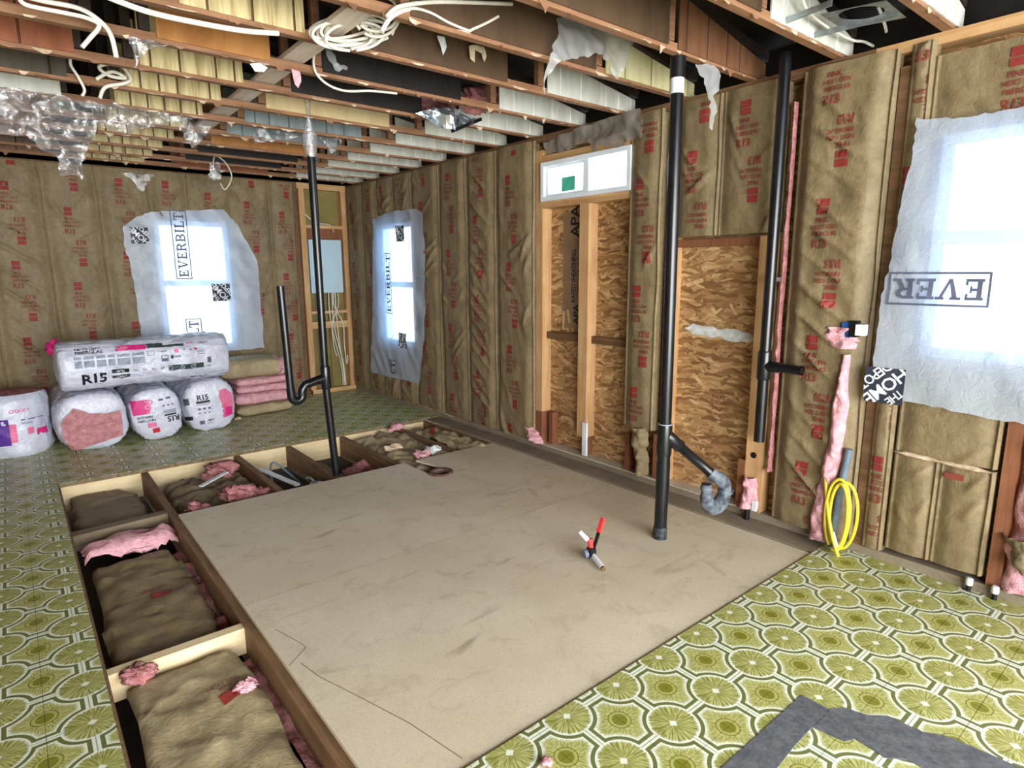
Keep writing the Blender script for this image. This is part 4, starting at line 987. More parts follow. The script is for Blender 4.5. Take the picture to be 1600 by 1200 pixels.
# little water valve lying on the hardboard
vr = thing('water_valve', 'small metal valve with a red handle lying on the near hardboard', 'valve', (2.03, 1.83, -0.007))
va = Vector((2.025, 1.885, 0.014)); vb = Vector((1.975, 1.77, 0.006))
MB().tube([va, vb], 0.013, MT['pvc'], 14).build('white_tube', vr)
MB().tube([vb + (va - vb) * 0.10, vb - (va - vb) * 0.10], 0.012, MT['brass'], 14).build('brass_end', vr)
MB().tube([va + Vector((-0.03, 0.0, 0.01)), va + Vector((0.0, 0.01, 0.014)), va + Vector((0.02, 0.0, 0.012))], [0.022, 0.026, 0.020], MT['blackp'], 16).build('valve_body', vr)
MB().tube([va + Vector((-0.045, 0.01, 0.01)), va + Vector((-0.028, 0.005, 0.012))], 0.021, MT['conduit'], 16).build('hose_nut', vr)
MB().tube([va + Vector((0.0, 0.005, 0.02)), va + Vector((0.0, 0.015, 0.075))], [0.012, 0.014], MT['redplastic'], 14).build('red_cap', vr)
MB().tube([va + Vector((-0.01, 0.02, 0.07)), va + Vector((-0.035, 0.05, 0.11))], [0.012, 0.009], MT['pvc'], 12).build('clear_nozzle', vr)
MB().bar(va + Vector((0.008, 0, 0.02)), va + Vector((0.045, 0.0, 0.10)), 0.014, 0.010, MT['blackp']).build('handle_stem', vr)
MB().bar(va + Vector((0.045, 0.0, 0.10)), va + Vector((0.075, 0.0, 0.165)), 0.022, 0.016, MT['redplastic']).build('red_handle', vr)
# grey residue strips in the near right corner: an outline left by a removed cabinet
plate('residue_strip', 'wide dark grey residue strip on green vinyl at the bottom edge of the picture', [(1.835, 0.775), (1.40, 0.775), (0.9, 0.78), (0.9, 0.66), (1.40, 0.67), (1.60, 0.685), (1.835, 0.69)], 0.0, 0.003, MT['tar'])['category'] = 'floor residue'
plate('residue_strip', 'ragged dark grey residue band on green vinyl running towards the right wall corner', [(1.835, 0.69), (1.82, 0.685), (1.72, 0.685), (1.735, 0.60), (1.77, 0.585), (1.76, 0.50), (1.80, 0.46), (1.80, 0.1), (1.82, -0.4), (2.02, -0.4), (2.015, 0.1), (2.0, 0.33), (1.985, 0.42), (1.95, 0.47), (1.945, 0.56), (1.90, 0.60), (1.88, 0.66)], 0.0, 0.003, MT['tar'])['category'] = 'floor residue'

# ------------------------------------------------------------------ insulation lying in the floor opening
def crumple(name, label, poly, z, amp, seed, m, step=0.025, thick=0.05, group=None, printit=False, edge=0.05, cat='insulation batt', sag=0.0):
    """a batt or sheet lying in a joist bay: top surface with skirt"""
    g = film_geo(rag(poly, 0.012, seed, 6), step); x, y = g[0][:, 0], g[0][:, 1]
    P_ = np.array(rag(poly, 0.0, seed, 1)); dmin = np.full(len(x), 9.0)
    for i in range(len(P_)):
        a, b = P_[i], P_[(i + 1) % len(P_)]; d = b - a; t = np.clip(((x - a[0]) * d[0] + (y - a[1]) * d[1]) / max(d @ d, 1e-9), 0, 1)
        dmin = np.minimum(dmin, np.hypot(x - a[0] - t * d[0], y - a[1] - t * d[1]))
    e = np.clip(dmin / edge, 0, 1); e = np.sqrt(1 - (1 - e) ** 2)
    def H(x, y): return amp * (2.2 * ridge(x / 0.16 + y / 0.3, y / 0.2 - x / 0.3, seed) + 1.6 * ridge(x / 0.07 - y / 0.2, y / 0.09 + x / 0.2, seed + 1) + 0.7 * fbm(x / 0.06, y / 0.06, seed + 2, 2))
    zz = z + H(x, y) - thick * (1 - e)
    mb = MB(); mb.add(np.stack([x, y, zz], 1), g[1], MT[m], True)
    o = mb.build(name, None, (float(np.mean(x)), float(np.mean(y)), z - thick)); tag(o, label, cat, group)
    if printit:
        for (cx, cy, rot) in printit:
            pr = Print(lambda u, v, lift: np.stack([u, v, z + H(np.asarray(u), np.asarray(v)) + 0.004 + lift], 1), 0.02)
            g2 = rotgeo(rectgeo(-0.04, -0.024, 0.04, 0.024), cx, cy, rot); pr.geo(g2, MT['redsq'])
            for k, s in enumerate(('PINK', 'NEXT GEN')):
                q = rotgeo((np.array([[0, 0.05 + 0.03 * k]]), []), cx, cy, rot)[0][0]; pr.text(s, 0.018, q[0], q[1], MT['red'], rot)
            pr.build(o)
    return o
Z = -0.085
crumple('insulation_batt', 'near kraft-faced batt with red print in the left joist bay, beside the pale cross timber', [(0.135, 0.9), (0.50, 0.9), (0.525, 2.30), (0.49, 2.36), (0.15, 2.36)], Z + 0.015, 0.013, 3, 'kraft_pale', 0.022, 0.06, None, [(0.43, 2.05, 0.15)], 0.022)
crumple('insulation_batt', 'middle dusty kraft-faced batt in the left joist bay, behind the pale cross timber', [(0.13, 2.45), (0.50, 2.46), (0.53, 2.80), (0.505, 3.45), (0.49, 3.52), (0.145, 3.50)], Z + 0.005, 0.013, 4, 'kraft', 0.022, 0.06, None, [(0.37, 2.98, 0.2)], 0.022)
crumple('insulation_batt', 'farthest grey-brown kraft-faced batt in the left joist bay, beyond the grey timber', [(0.135, 4.0), (0.50, 4.0), (0.52, 4.5), (0.44, 4.79), (0.14, 4.79)], Z, 0.012, 5, 'kraft_dirty', 0.03, 0.06, None, False, 0.022)
crumple('fibreglass_strip', 'bright pink torn fibreglass strip lying across the left joist bay', [(0.13, 3.58), (0.45, 3.56), (0.56, 3.60), (0.57, 3.74), (0.42, 3.82), (0.28, 3.80), (0.13, 3.72)], -0.03, 0.020, 6, 'pink', 0.018, 0.07, None, False, 0.06, 'fibreglass')
def bits(name, label, spots, z, seed, parent=None, cat='fibreglass'):
    for i, (x, y, s, m) in enumerate(spots):
        o = fluff(name, (x, y, z + s * 0.3), (s, s * 0.8, s * 0.5), seed + i, m, None, 4); tag(o, label[i], cat)
bits('fibreglass_tuft', ['loose pink tuft at the left end of the pale cross timber', 'small pink tuft on the red print of the near batt'], [(0.20, 2.37, 0.055, 'pink_dark'), (0.475, 2.06, 0.032, 'pink')], -0.065, 90)
# dusty fibreglass pushed down beside the batts along the long joist
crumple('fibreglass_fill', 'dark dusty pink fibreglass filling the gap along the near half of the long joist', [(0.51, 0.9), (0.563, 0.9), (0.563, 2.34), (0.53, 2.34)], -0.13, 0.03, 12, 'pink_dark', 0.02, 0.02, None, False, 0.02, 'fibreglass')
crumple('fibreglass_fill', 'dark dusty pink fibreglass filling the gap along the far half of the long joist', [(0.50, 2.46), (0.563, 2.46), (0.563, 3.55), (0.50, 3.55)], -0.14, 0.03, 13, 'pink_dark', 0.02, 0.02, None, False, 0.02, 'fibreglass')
crumple('torn_batt', 'heap of torn brown kraft paper in the second joist bay of the back row', [(0.63, 3.60), (1.17, 3.60), (1.17, 4.6), (0.95, 4.78), (0.66, 4.6)], -0.10, 0.045, 14, 'kraft_dirty', 0.022, 0.05)
bits('fibreglass_clump', ['reddish pink clump on the heap near the back edge', 'salmon pink clump in the middle of the brown heap', 'dusty pink clump at the right of the brown heap', 'dull pink clump at the front left of the brown heap'],
     [(1.02, 4.62, 0.10, 'pink_dark'), (0.97, 4.02, 0.10, 'pink_dark'), (1.10, 3.98, 0.07, 'pink_dark'), (0.74, 3.92, 0.08, 'pink_dark')], -0.08, 120)
o = MB().bar((0.83, 4.30, -0.035), (1.03, 4.44, -0.015), 0.03, 0.008, MT['white_band']).build('plastic_strip', None, (0.83, 4.3, -0.04)); tag(o, 'narrow white plastic strip lying on the brown kraft heap', 'plastic strip')
o = MB().bar((1.26, 4.45, -0.045), (1.36, 3.98, -0.06), 0.035, 0.012, MT['white_band']).build('plastic_strip', None, (1.26, 4.4, -0.06)); tag(o, 'white strip leaning on the joist beside the silver duct', 'plastic strip')
# silver duct end and wire in the third bay
dr = thing('flexible_duct', 'silver duct elbow lying in the dark third joist bay', 'duct', (1.46, 3.92, -0.22))
MB().tube([(1.40, 3.80, -0.19), (1.42, 3.86, -0.12), (1.47, 3.93, -0.10), (1.52, 4.0, -0.12)], [0.03, 0.045, 0.06, 0.045], MT['steel'], 18).build('duct_body', dr)
MB().tube([(1.47, 3.94, -0.06), (1.44, 3.96, -0.02), (1.43, 4.0, -0.03)], 0.008, MT['steel'], 10).build('duct_clip', dr)
def cable(name, label, pts, r, m, cat='cable', group=None, n=8, sub=6):
    P_ = [Vector(p) for p in pts]; out = []
    for i in range(len(P_) - 1):
        p0, p1, p2, p3 = P_[max(i - 1, 0)], P_[i], P_[i + 1], P_[min(i + 2, len(P_) - 1)]
        for j in range(sub):
            t = j / sub; out.append(0.5 * ((2 * p1) + (p2 - p0) * t + (2 * p0 - 5 * p1 + 4 * p2 - p3) * t * t + (3 * p1 - p0 - 3 * p2 + p3) * t ** 3))
    out.append(P_[-1])
    if label is None: return MB().tube(out, r, m, n), out
    return tag(MB().tube(out, r, m, n).build(name, None, tuple(out[0])), label, cat, group)
cable('cable', 'grey cable looping up out of the third joist bay', [(1.28, 4.2, -0.2), (1.30, 4.35, -0.06), (1.37, 4.5, -0.03), (1.44, 4.4, -0.10), (1.50, 4.2, -0.19)], 0.008, MT['conduit'])
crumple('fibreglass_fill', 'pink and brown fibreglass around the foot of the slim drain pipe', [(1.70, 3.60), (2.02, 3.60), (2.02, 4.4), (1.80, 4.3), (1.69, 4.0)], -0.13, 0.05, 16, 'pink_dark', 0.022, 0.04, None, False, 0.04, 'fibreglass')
crumple('torn_batt', 'torn olive kraft batt with white scraps in the fifth joist bay', [(2.09, 3.65), (2.53, 3.65), (2.53, 4.7), (2.30, 4.80), (2.10, 4.70)], -0.05, 0.045, 17, 'kraft_pale', 0.022, 0.06)
bits('fibreglass_clump', ['bright pink clump in the fifth joist bay near the hardboard edge', 'cream white clump in the middle of the fifth joist bay', 'pale clump beside the drain ring notch'], [(2.30, 3.90, 0.06, 'pink'), (2.22, 4.22, 0.055, 'scrap'), (2.42, 3.96, 0.055, 'foam')], -0.03, 140)
crumple('insulation_batt', 'plump kraft-faced batt in the last joist bay next to the right wall', [(2.60, 3.75), (2.84, 3.75), (2.85, 4.55), (2.74, 4.78), (2.60, 4.70)], -0.02, 0.035, 18, 'kraft_pale', 0.022, 0.05, None, [(2.72, 4.45, 0.9)])
bits('fibreglass_clump', ['pink clump draped on the back edge of the floor opening near the right wall'], [(2.50, 4.70, 0.06, 'pink')], -0.01, 150)

# ------------------------------------------------------------------ INSULATION PACKAGES
def superring(a, rx, rz, n=3.0):
    c, s = np.cos(a), np.sin(a); return rx * np.sign(c) * np.abs(c) ** (2 / n), rz * np.sign(s) * np.abs(s) ** (2 / n)
def package(label, org, axis, side, rx, rz, length, seed, n=2.7, rot=0.0, wr=0.013, tilt=0.0):
    """bag along 'axis' from its front end; side = horizontal cross axis; returns thing, end-surface and side-surface functions"""
    org = np.array(org, float); ax = np.array(axis, float); sd = np.array(side, float); up = np.array([0, 0, 1.0])
    if tilt: ax = ax * math.cos(tilt) + up * math.sin(tilt); up = np.cross(np.cross(ax, up), ax) if False else up
    if rot: sd, up = sd * math.cos(rot) + up * math.sin(rot), up * math.cos(rot) - sd * math.sin(rot)
    root = thing('insulation_package', label, 'package', tuple(org - np.array([0, 0, rz])), 'bagged insulation packages')
    na = 110
    prof = [(0.0, 0.80), (0.006, 0.89), (0.018, 0.945), (0.04, 0.975), (0.08, 0.992), (0.13, 1.0)]
    ss = [p[0] for p in prof] + list(np.linspace(0.2, length - 0.2, 26)) + [length - p[0] for p in prof[::-1]]
    sc = [p[1] for p in prof] + [1.0] * 26 + [p[1] for p in prof[::-1]]
    a = np.linspace(0, 2 * np.pi, na, endpoint=False)
    def surf(s, a, k=1.0, lift=0.0):
        x, z = superring(a, rx, rz, n)
        w = wr * (2.2 * ridge(np.cos(a) * 2.2 + s / 0.12, np.sin(a) * 2.2 + s / 0.3, seed) + fbm(np.cos(a) * 1.7 + s / 0.09, np.sin(a) * 1.7 - s / 0.2, seed + 1, 2)) + lift
        w = w + 0.010 * (np.clip(ridge(np.cos(a) * 5 + s / 0.25, np.sin(a) * 5 - s / 0.05, seed + 7), 0.1, 1) - 0.1) / 0.15
        r = np.hypot(x, z); x = x * (k + w / r); z = z * (k + w / r)
        return org + np.asarray(s)[..., None] * ax + x[..., None] * sd + z[..., None] * up
    A = np.stack([surf(np.full(na, s_), a, k_) for s_, k_ in zip(ss, sc)], 1)
    mb = MB(); mb.grid(A, MT['bag'], True, True)
    for idx, s0, sg in ((0, ss[0], -1), (-1, ss[-1], 1)):
        ring = A[:, idx]; c = ring.mean(0); B = np.stack([ring] + [c + (ring - c) * q + sg * ax * 0.022 * (1 - q ** 2) for q in (0.8, 0.55, 0.3, 0.02)], 1)
        mb.grid(B, MT['bag'], True, True)
    mb.build('bag', root)
    def end(u, v, lift):                                       # front end cap in (across, up) metres
        u = np.asarray(u); v = np.asarray(v); q = np.clip(np.hypot(u / rx, v / rz), 0, 1.0)
        d = -0.024 * np.clip(1 - (q / 0.80) ** 2, 0, 1) + 0.02 * np.clip((q - 0.80) / 0.15, 0, 1) ** 2 + 0.05 * np.clip((q - 0.92) / 0.1, 0, 1) ** 2; u = u * 1.12; v = v * 1.12
        return org + (d - 0.004 - lift)[..., None] * ax + u[..., None] * sd + v[..., None] * up
    return root, end, surf
X1, Y1 = (1, 0, 0), (0, 1, 0)
# open-ended one
ra, ea, _ = package('white bag on the floor torn open to show pink fibreglass at its end', (0.385, 5.64, 0.225), Y1, X1, 0.235, 0.225, 0.95, 1)
poly = [(-0.175, 0.03), (-0.105, 0.115), (-0.02, 0.07), (0.06, 0.055), (0.165, 0.06), (0.165, -0.12), (0.05, -0.145), (-0.14, -0.185), (-0.185, -0.07)]
g = film_geo(rag(poly, 0.004, 2, 5), 0.014)
u, v = g[0][:, 0], g[0][:, 1]
dp = 0.010 * fbm(u / 0.05, v / 0.05, 3, 3) - 0.020 * np.exp(-((v - 0.12 * (u + 0.1) + 0.045) / 0.012) ** 2) * np.clip(1 - ((u - 0.03) / 0.13) ** 2, 0, 1)
MB().add(ea(u, v, 0.026 + dp), g[1], pink_mat('packed_pink_fibreglass', L(176, 116, 120), L(214, 156, 160)), True).build('exposed_fibreglass', ra)
# second: upside-down print
rb_, eb_, _ = package('white bag with upside-down print just right of the torn open bag', (0.826, 5.64, 0.215), Y1, X1, 0.185, 0.215, 0.95, 2, rot=0.06)
pr = Print(eb_, 0.02)
pr.rect(-0.155, 0.02, -0.05, 0.125, MT['ink_pink']); pr.text('6', 0.07, -0.055, 0.055, MT['ink_rose'], math.pi); pr.text('6', 0.06, -0.045, 0.105, MT['ink_rose'], 1.3)
pr.text('FIBERGLAS', 0.017, -0.085, -0.003, MT['ink_black'], math.pi); pr.text('NEXT GEN', 0.018, -0.075, -0.03, MT['ink_black'], math.pi)
pr.rect(-0.075, -0.085, -0.02, -0.05, MT['ink_rose']); pr.rect(-0.05, -0.13, -0.005, -0.095, MT['ink_red'])
pr.text('R15', 0.042, 0.095, -0.045, MT['ink_black'], math.pi); pr.rect(0.04, -0.018, 0.12, -0.006, MT['ink_black']); pr.rect(0.04, 0.0, 0.12, 0.026, MT['ink_pale'])
for k in range(3): pr.rect(0.04 + k * 0.03, 0.055, 0.052 + k * 0.03, 0.066, MT['ink_grey'])
pr.rect(0.02, 0.10, 0.05, 0.115, MT['ink_grey']); pr.rect(0.07, 0.105, 0.10, 0.12, MT['ink_grey']); pr.build(rb_)
# third: upright print
rc_, ec_, _ = package('white bag with upright print and a pink patch beside the batt stack', (1.245, 5.68, 0.225), Y1, X1, 0.205, 0.225, 0.90, 3, rot=0.05)
pr = Print(ec_, 0.02)
pr.text('R15', 0.042, -0.055, 0.075, MT['ink_black']); pr.rect(-0.105, 0.032, -0.01, 0.05, MT['ink_black']); pr.rect(-0.105, 0.018, -0.01, 0.026, MT['ink_pale'])
for k in range(3): pr.rect(-0.10 + k * 0.035, -0.02, -0.08 + k * 0.035, -0.005, MT['ink_grey']); pr.rect(-0.10 + k * 0.035, -0.05, -0.085 + k * 0.035, -0.042, MT['ink_grey'])
pr.rect(-0.10, -0.135, -0.065, -0.105, MT['ink_grey']); pr.text('NEXT', 0.014, -0.02, -0.11, MT['ink_black']); pr.rect(-0.045, -0.14, -0.01, -0.13, MT['ink_pale'])
pg = [(0.07, 0.11), (0.12, 0.115), (0.155, 0.07), (0.16, 0.0), (0.15, -0.06), (0.125, -0.11), (0.075, -0.11), (0.08, -0.02), (0.06, 0.05)]
pr.geo(film_geo(pg, 0.03), MT['ink_rose']); pr.rect(0.095, -0.1, 0.145, -0.03, MT['ink_pink'], 0.002)
for k in range(3): pr.text('O', 0.03, 0.085, -0.02 - k * 0.038, MT['ink_pink'], 0, lift=0.003)
pr.rect(-0.185, 0.03, -0.15, 0.08, MT['ink_green']); pr.rect(-0.19, -0.09, -0.14, -0.06, MT['ink_black']); pr.build(rc_)
# long bag lying across them
rd, ed, sd_ = package('long white bag lying crosswise on top of the other insulation bags', (0.215, 5.80, 0.655), X1, (0, -1, 0), 0.205, 0.185, 1.20, 4, wr=0.013)
def S_top(u, v, lift):                                          # u along the bag, v up its near side (arc metres from the middle)
    ang = np.asarray(v) / 0.20; return sd_(np.asarray(u, float), ang, 1.0, 0.004 + lift)
pr = Print(S_top, 0.015)
pr.text('R15', 0.085, 0.215, -0.075, MT['ink_black']); pr.rect(0.33, -0.045, 0.445, -0.018, MT['ink_black']); pr.text('FACED', 0.013, 0.388, -0.032, MT['ink_white'], lift=0.003); pr.rect(0.33, -0.09, 0.45, -0.062, MT['ink_green']); pr.text('INSULATION', 0.012, 0.39, -0.076, MT['ink_white'], lift=0.003, sx=0.8)
for k, s in enumerate(('3.5 in', '15 in', '93 in', '67.8')): pr.text(s, 0.018, 0.49 + k * 0.062, -0.035, MT['ink_grey'], sx=0.7)
pr.rect(0.46, -0.078, 0.52, -0.072, MT['ink_pale']); pr.rect(0.46, -0.092, 0.54, -0.087, MT['ink_pale'])
pr.rect(0.72, -0.062, 0.985, -0.022, MT['ink_green'])
for x in (0.735, 0.82, 0.905):
    c, s = np.cos(np.linspace(0, 2 * np.pi, 14, endpoint=False)), np.sin(np.linspace(0, 2 * np.pi, 14, endpoint=False))
    pr.geo((np.stack([x + 0.019 * c, -0.042 + 0.019 * s], 1), [tuple(range(14))]), MT['ink_pale'], 0.0025); pr.geo((np.stack([x + 0.013 * c, -0.042 + 0.013 * s], 1), [tuple(range(14))]), MT['ink_green'], 0.0035)
for row, y0 in enumerate((0.045, 0.0)):
    for k, (a_, b_) in enumerate(((0.10, 0.145), (0.16, 0.225), (0.24, 0.30), (0.315, 0.36), (0.375, 0.46), (0.475, 0.56))): pr.rect(a_, y0, b_, y0 + (0.022 if row == 0 else 0.034), MT['ink_pale'])
pr.rect(0.58, 0.035, 0.63, 0.075, MT['ink_pale']); pr.rect(0.585, 0.04, 0.625, 0.07, MT['bag'], 0.0025); pr.rect(0.675, 0.0, 0.725, 0.03, MT['ink_grey']); pr.rect(0.68, 0.012, 0.72, 0.027, MT['bag'], 0.0025)
pr.rect(0.68, 0.058, 0.72, 0.066, MT['ink_grey']); pr.rect(0.745, 0.008, 0.765, 0.026, MT['ink']); pr.rect(0.77, 0.01, 0.82, 0.024, MT['ink_pale'])
pr.geo((np.stack([0.79 + 0.018 * c, 0.06 + 0.018 * s], 1), [tuple(range(14))]), MT['ink_rose']); pr.rect(0.84, 0.056, 0.852, 0.066, MT['ink_grey']); pr.rect(0.89, 0.056, 0.905, 0.066, MT['ink_grey']); pr.rect(0.925, 0.056, 0.945, 0.074, MT['ink_red'])
for k in range(3): pr.rect(0.94, 0.02 + k * 0.012, 1.0, 0.026 + k * 0.012, MT['ink_pale'])
pr.rect(1.015, -0.025, 1.042, 0.002, MT['ink_grey']); pr.text('NEXT', 0.010, 1.03, -0.052, MT['ink_grey'])
pr.text('NEXT GEN', 0.026, 0.19, 0.142, MT['ink_black']); pr.text('FIBERGLAS', 0.030, 0.20, 0.105, MT['ink_black'])
pr.rect(0.37, 0.095, 0.58, 0.15, MT['ink_pink']); pr.geo((np.stack([0.415 + 0.04 * c, 0.122 + 0.022 * s], 1), [tuple(range(14))]), MT['ink_rose'], 0.0025)
pr.rect(0.585, 0.10, 0.85, 0.125, MT['ink_green']); pr.rect(0.585, 0.125, 0.70, 0.15, MT['ink_green']); pr.text('NEXT', 0.022, 1.0, 0.125, MT['ink_grey'])
pr.text('PINK', 0.02, 0.9, 0.125, MT['ink_rose']); pr.text('FIBERGLAS', 0.026, 0.95, -0.165, MT['ink_grey'])
pr.rect(0.15, -0.125, 1.0, -0.122, MT['ink_pale']); pr.rect(0.55, -0.14, 0.95, -0.137, MT['ink_pale']); pr.build(rd)
fluff('torn_corner', (0.225, 5.93, 0.78), (0.06, 0.06, 0.06), 33, 'ink_pink', rd)
# upright one cut by the picture's edge
re_ = thing('insulation_package', 'short upright white bag with violet and pink print at the left picture edge', 'package', (-0.10, 6.0, 0), 'bagged insulation packages')
rr, hh = 0.235, 0.47; na = 64; a = np.linspace(0, 2 * np.pi, na, endpoint=False)
def S_up(s, zz, lift=0.0):
    s = np.asarray(s, float); zz = np.asarray(zz, float); k = 1 - 0.10 * np.clip(1 - zz / 0.06, 0, 1) ** 2 - 0.14 * np.clip((zz - hh + 0.06) / 0.06, 0, 1) ** 2
    r = rr * k + 0.010 * (2 * ridge(np.cos(s) * 2 + zz / 0.2, np.sin(s) * 2 + zz / 0.06, 4) + fbm(np.cos(s) * 2, np.sin(s) * 2 + zz / 0.08, 5, 2)) + 0.010 * (np.clip(ridge(np.cos(s) * 4 + zz / 0.06, np.sin(s) * 4, 9), 0.1, 1) - 0.1) / 0.15 + lift
    return np.stack([-0.10 + r * np.cos(s), 6.0 + r * np.sin(s), zz], -1)
zs = np.array([0, .015, .035, .06, .12, .18, .24, .30, .36, .41, .435, .455, .47]); A = S_up(a[:, None] + 0 * zs, zs + 0 * a[:, None])
mb = MB(); mb.grid(A, MT['bag'], True, True); mb.grid(np.stack([A[:, -1]] + [A[:, -1].mean(0) + (A[:, -1] - A[:, -1].mean(0)) * q + np.array([0, 0, 0.012 * (1 - q)]) for q in (0.7, 0.4, 0.02)], 1), MT['pink_dark'], True, True); mb.build('bag', re_)
pr = Print(lambda u, v, lift: S_up(np.asarray(u) / rr - math.pi / 2, np.asarray(v), 0.002 + lift), 0.02)
pr.text('OOOO', 0.028, 0.05, 0.355, MT['ink_rose'], 0); pr.rect(-0.10, 0.10, -0.02, 0.30, MT['ink_purple']); pr.rect(-0.02, 0.12, 0.02, 0.26, MT['ink_rose']); pr.rect(0.05, 0.28, 0.15, 0.288, MT['ink_grey']); pr.rect(0.05, 0.25, 0.12, 0.262, MT['ink_pale'])
pr.rect(0.08, 0.17, 0.12, 0.22, MT['ink_rose']); pr.rect(0.14, 0.15, 0.23, 0.20, MT['ink_pink']); pr.rect(0.16, 0.28, 0.22, 0.286, MT['ink_grey']); pr.build(re_)

# ------------------------------------------------------------------ stack of loose batts
def softbatt(label, c, sx, sy, sz, seed, m, rot=0.0, top=None):
    na, nb = 44, 26; t = np.linspace(0, 2 * np.pi, na, endpoint=False)
    cx = np.sign(np.cos(t)) * np.abs(np.cos(t)) ** 0.45 * sy / 2; cz = np.sign(np.sin(t)) * np.abs(np.sin(t)) ** 0.55 * sz / 2
    s = np.linspace(-1, 1, nb); k = (1 - np.abs(s) ** 10) ** 0.35 * 0.9 + 0.1
    X = (s[None, :] * sx / 2) + 0 * t[:, None]; Y = cx[:, None] * (0.85 + 0.15 * k)[None, :]; Zz = cz[:, None] * k[None, :]
    w = 0.022 * fbm(X / 0.10 + t[:, None] * 0.6, Y / 0.1 + Zz / 0.05, seed, 3); Y = Y + w * np.sign(Y); Zz = Zz + 0.4 * w * np.sign(Zz)
    X = X + 0.03 * fbm(Y / 0.1, Zz / 0.04 + X, seed + 2, 2) * np.sign(X)
    c_, s_ = math.cos(rot), math.sin(rot); A = np.stack([c[0] + X * c_ - Y * s_, c[1] + X * s_ + Y * c_, c[2] + Zz], 2)
    mb = MB(); mb.grid(A, MT[m], True, True)
    for e in (0, -1): mb.add(A[:, e], [tuple(range(na)) if e else tuple(range(na))[::-1]], MT['pink'], True)
    o = mb.build('insulation_batt', None, (c[0], c[1], c[2] - sz / 2)); tag(o, label, 'insulation batt', 'loose batts stacked by the bags')
    return o
softbatt('flat kraft-faced batt at the bottom of the stack beside the bags', (1.80, 6.22, 0.055), 0.52, 0.44, 0.11, 1, 'kraft_pale', 0.04)
softbatt('thick bright pink batt second from the bottom of the stack', (1.80, 6.20, 0.165), 0.56, 0.42, 0.11, 2, 'pink', 0.0)
softbatt('pink batt third from the bottom of the stack, with a rolled edge', (1.82, 6.22, 0.255), 0.50, 0.40, 0.075, 3, 'pink', -0.04)
softbatt('flattened pink batt just under the kraft-faced top batt of the stack', (1.80, 6.22, 0.328), 0.50, 0.40, 0.075, 4, 'pink', 0.03)
o = softbatt('large kraft-faced batt with pink edge topmost on the stack', (1.72, 6.24, 0.455), 0.60, 0.42, 0.19, 5, 'kraft_pale', -0.05)
o['_org'] = [1.72, 6.24, 0.455 - 0.095]; fluff('exposed_fibreglass', (1.985, 6.17, 0.455), (0.07, 0.15, 0.075), 41, 'pink', o)

# ------------------------------------------------------------------ electrical niche in the back corner
eb = thing('breaker_box', 'pale grey electrical breaker box set between the studs in the back corner', 'electrical box', (2.78, YB + 0.03, 1.13))
MB().box((2.595, YB + 0.005, 1.13), (2.965, YB + 0.088, 1.71), MT['panel_grey']).build('box', eb)
MB().box((2.61, YB - 0.004, 1.15), (2.95, YB + 0.005, 1.69), MT['panel_grey']).build('cover', eb)
MB().box((2.63, YB - 0.009, 1.20), (2.93, YB - 0.004, 1.655), MT['panel_grey']).build('door', eb)
o = MB().tube([(2.70, YB + 0.05, 0.045), (2.70, YB + 0.05, 1.13)], 0.042, MT['conduit'], 18).build('conduit', None, (2.70, YB + 0.05, 0.045)); tag(o, 'grey round conduit running down from the breaker box to the floor', 'conduit')
for i, (xa, xm, xb) in enumerate(((2.80, 2.79, 2.90), (2.84, 2.82, 2.93), (2.88, 2.86, 2.92), (2.91, 2.80, 2.84), (2.86, 2.93, 2.97))):
    cable('electrical_cable', None, [(xa, YB + 0.04, 1.13), (xa - 0.01, YB + 0.03, 0.98)], 0.006, MT['cable'])
    cable('electrical_cable', ['white cable curving out of the breaker box nearest the conduit', 'white cable second from the conduit below the breaker box', 'white cable in the middle of the bunch below the breaker box', 'white cable bending back towards the conduit below the breaker box', 'white cable closest to the right stud below the breaker box'][i],
          [(xa, YB + 0.04, 1.13), (xa - 0.02, YB + 0.0, 0.98), (xm, YB - 0.012, 0.78), ((xm + xb) / 2, YB + 0.03, 0.55), (xb, YB + 0.04, 0.30 if i != 3 else 0.45), (xb + 0.015, YB + 0.04, 0.05 if i < 3 else 0.40)], 0.0065, MT['cable'], 'cable', 'cables in the electrical niche')
cable('electrical_cable', 'thin white cable sagging across the top of the electrical niche', [(2.58, YB + 0.03, 1.98), (2.70, YB + 0.02, 1.89), (2.85, YB + 0.02, 1.875), (2.90, YB + 0.03, 1.80)], 0.006, MT['cable'], 'cable')

# ------------------------------------------------------------------ cables in the ceiling
def cz(px, py, Y): return tuple(P(px, py, 1, Y))
def ccable(label, px, Y, r=0.007, Y2=None, m='cable'):
    n = len(px); pts = [cz(x, y, Y + ((Y2 - Y) * i / (n - 1) if Y2 else 0)) for i, (x, y) in enumerate(px)]
    return cable('electrical_cable', label, pts, r, MT[m], 'cable')
ccable('long white flat cable running along the underside of the second visible truss at top left', [(165, -6), (230, 18), (300, 34), (380, 48), (435, 52)], ty(3) - 0.02, 0.010)
ccable('white cable looping down from the top left corner, the lower of the pair', [(30, -4), (42, 8), (100, 20), (135, 28), (155, 40), (140, 60), (128, 74)], ty(4) - 0.1, 0.008)
ccable('white cable looping down from the top left corner, the upper of the pair', [(38, -6), (70, 2), (120, 12), (150, 28), (172, 52), (182, 90)], ty(4) - 0.1, 0.009)
ccable('thin white cable loop hanging below the dark gap at left', [(112, 82), (110, 100), (122, 120), (132, 140), (128, 150)], ty(6), 0.007)
ccable('bunched white cable end in the dark gap beside the cream panels', [(150, 124), (175, 112), (196, 122), (170, 118), (155, 104), (185, 100), (204, 122), (195, 130), (165, 136), (156, 154)], ty(6), 0.009)
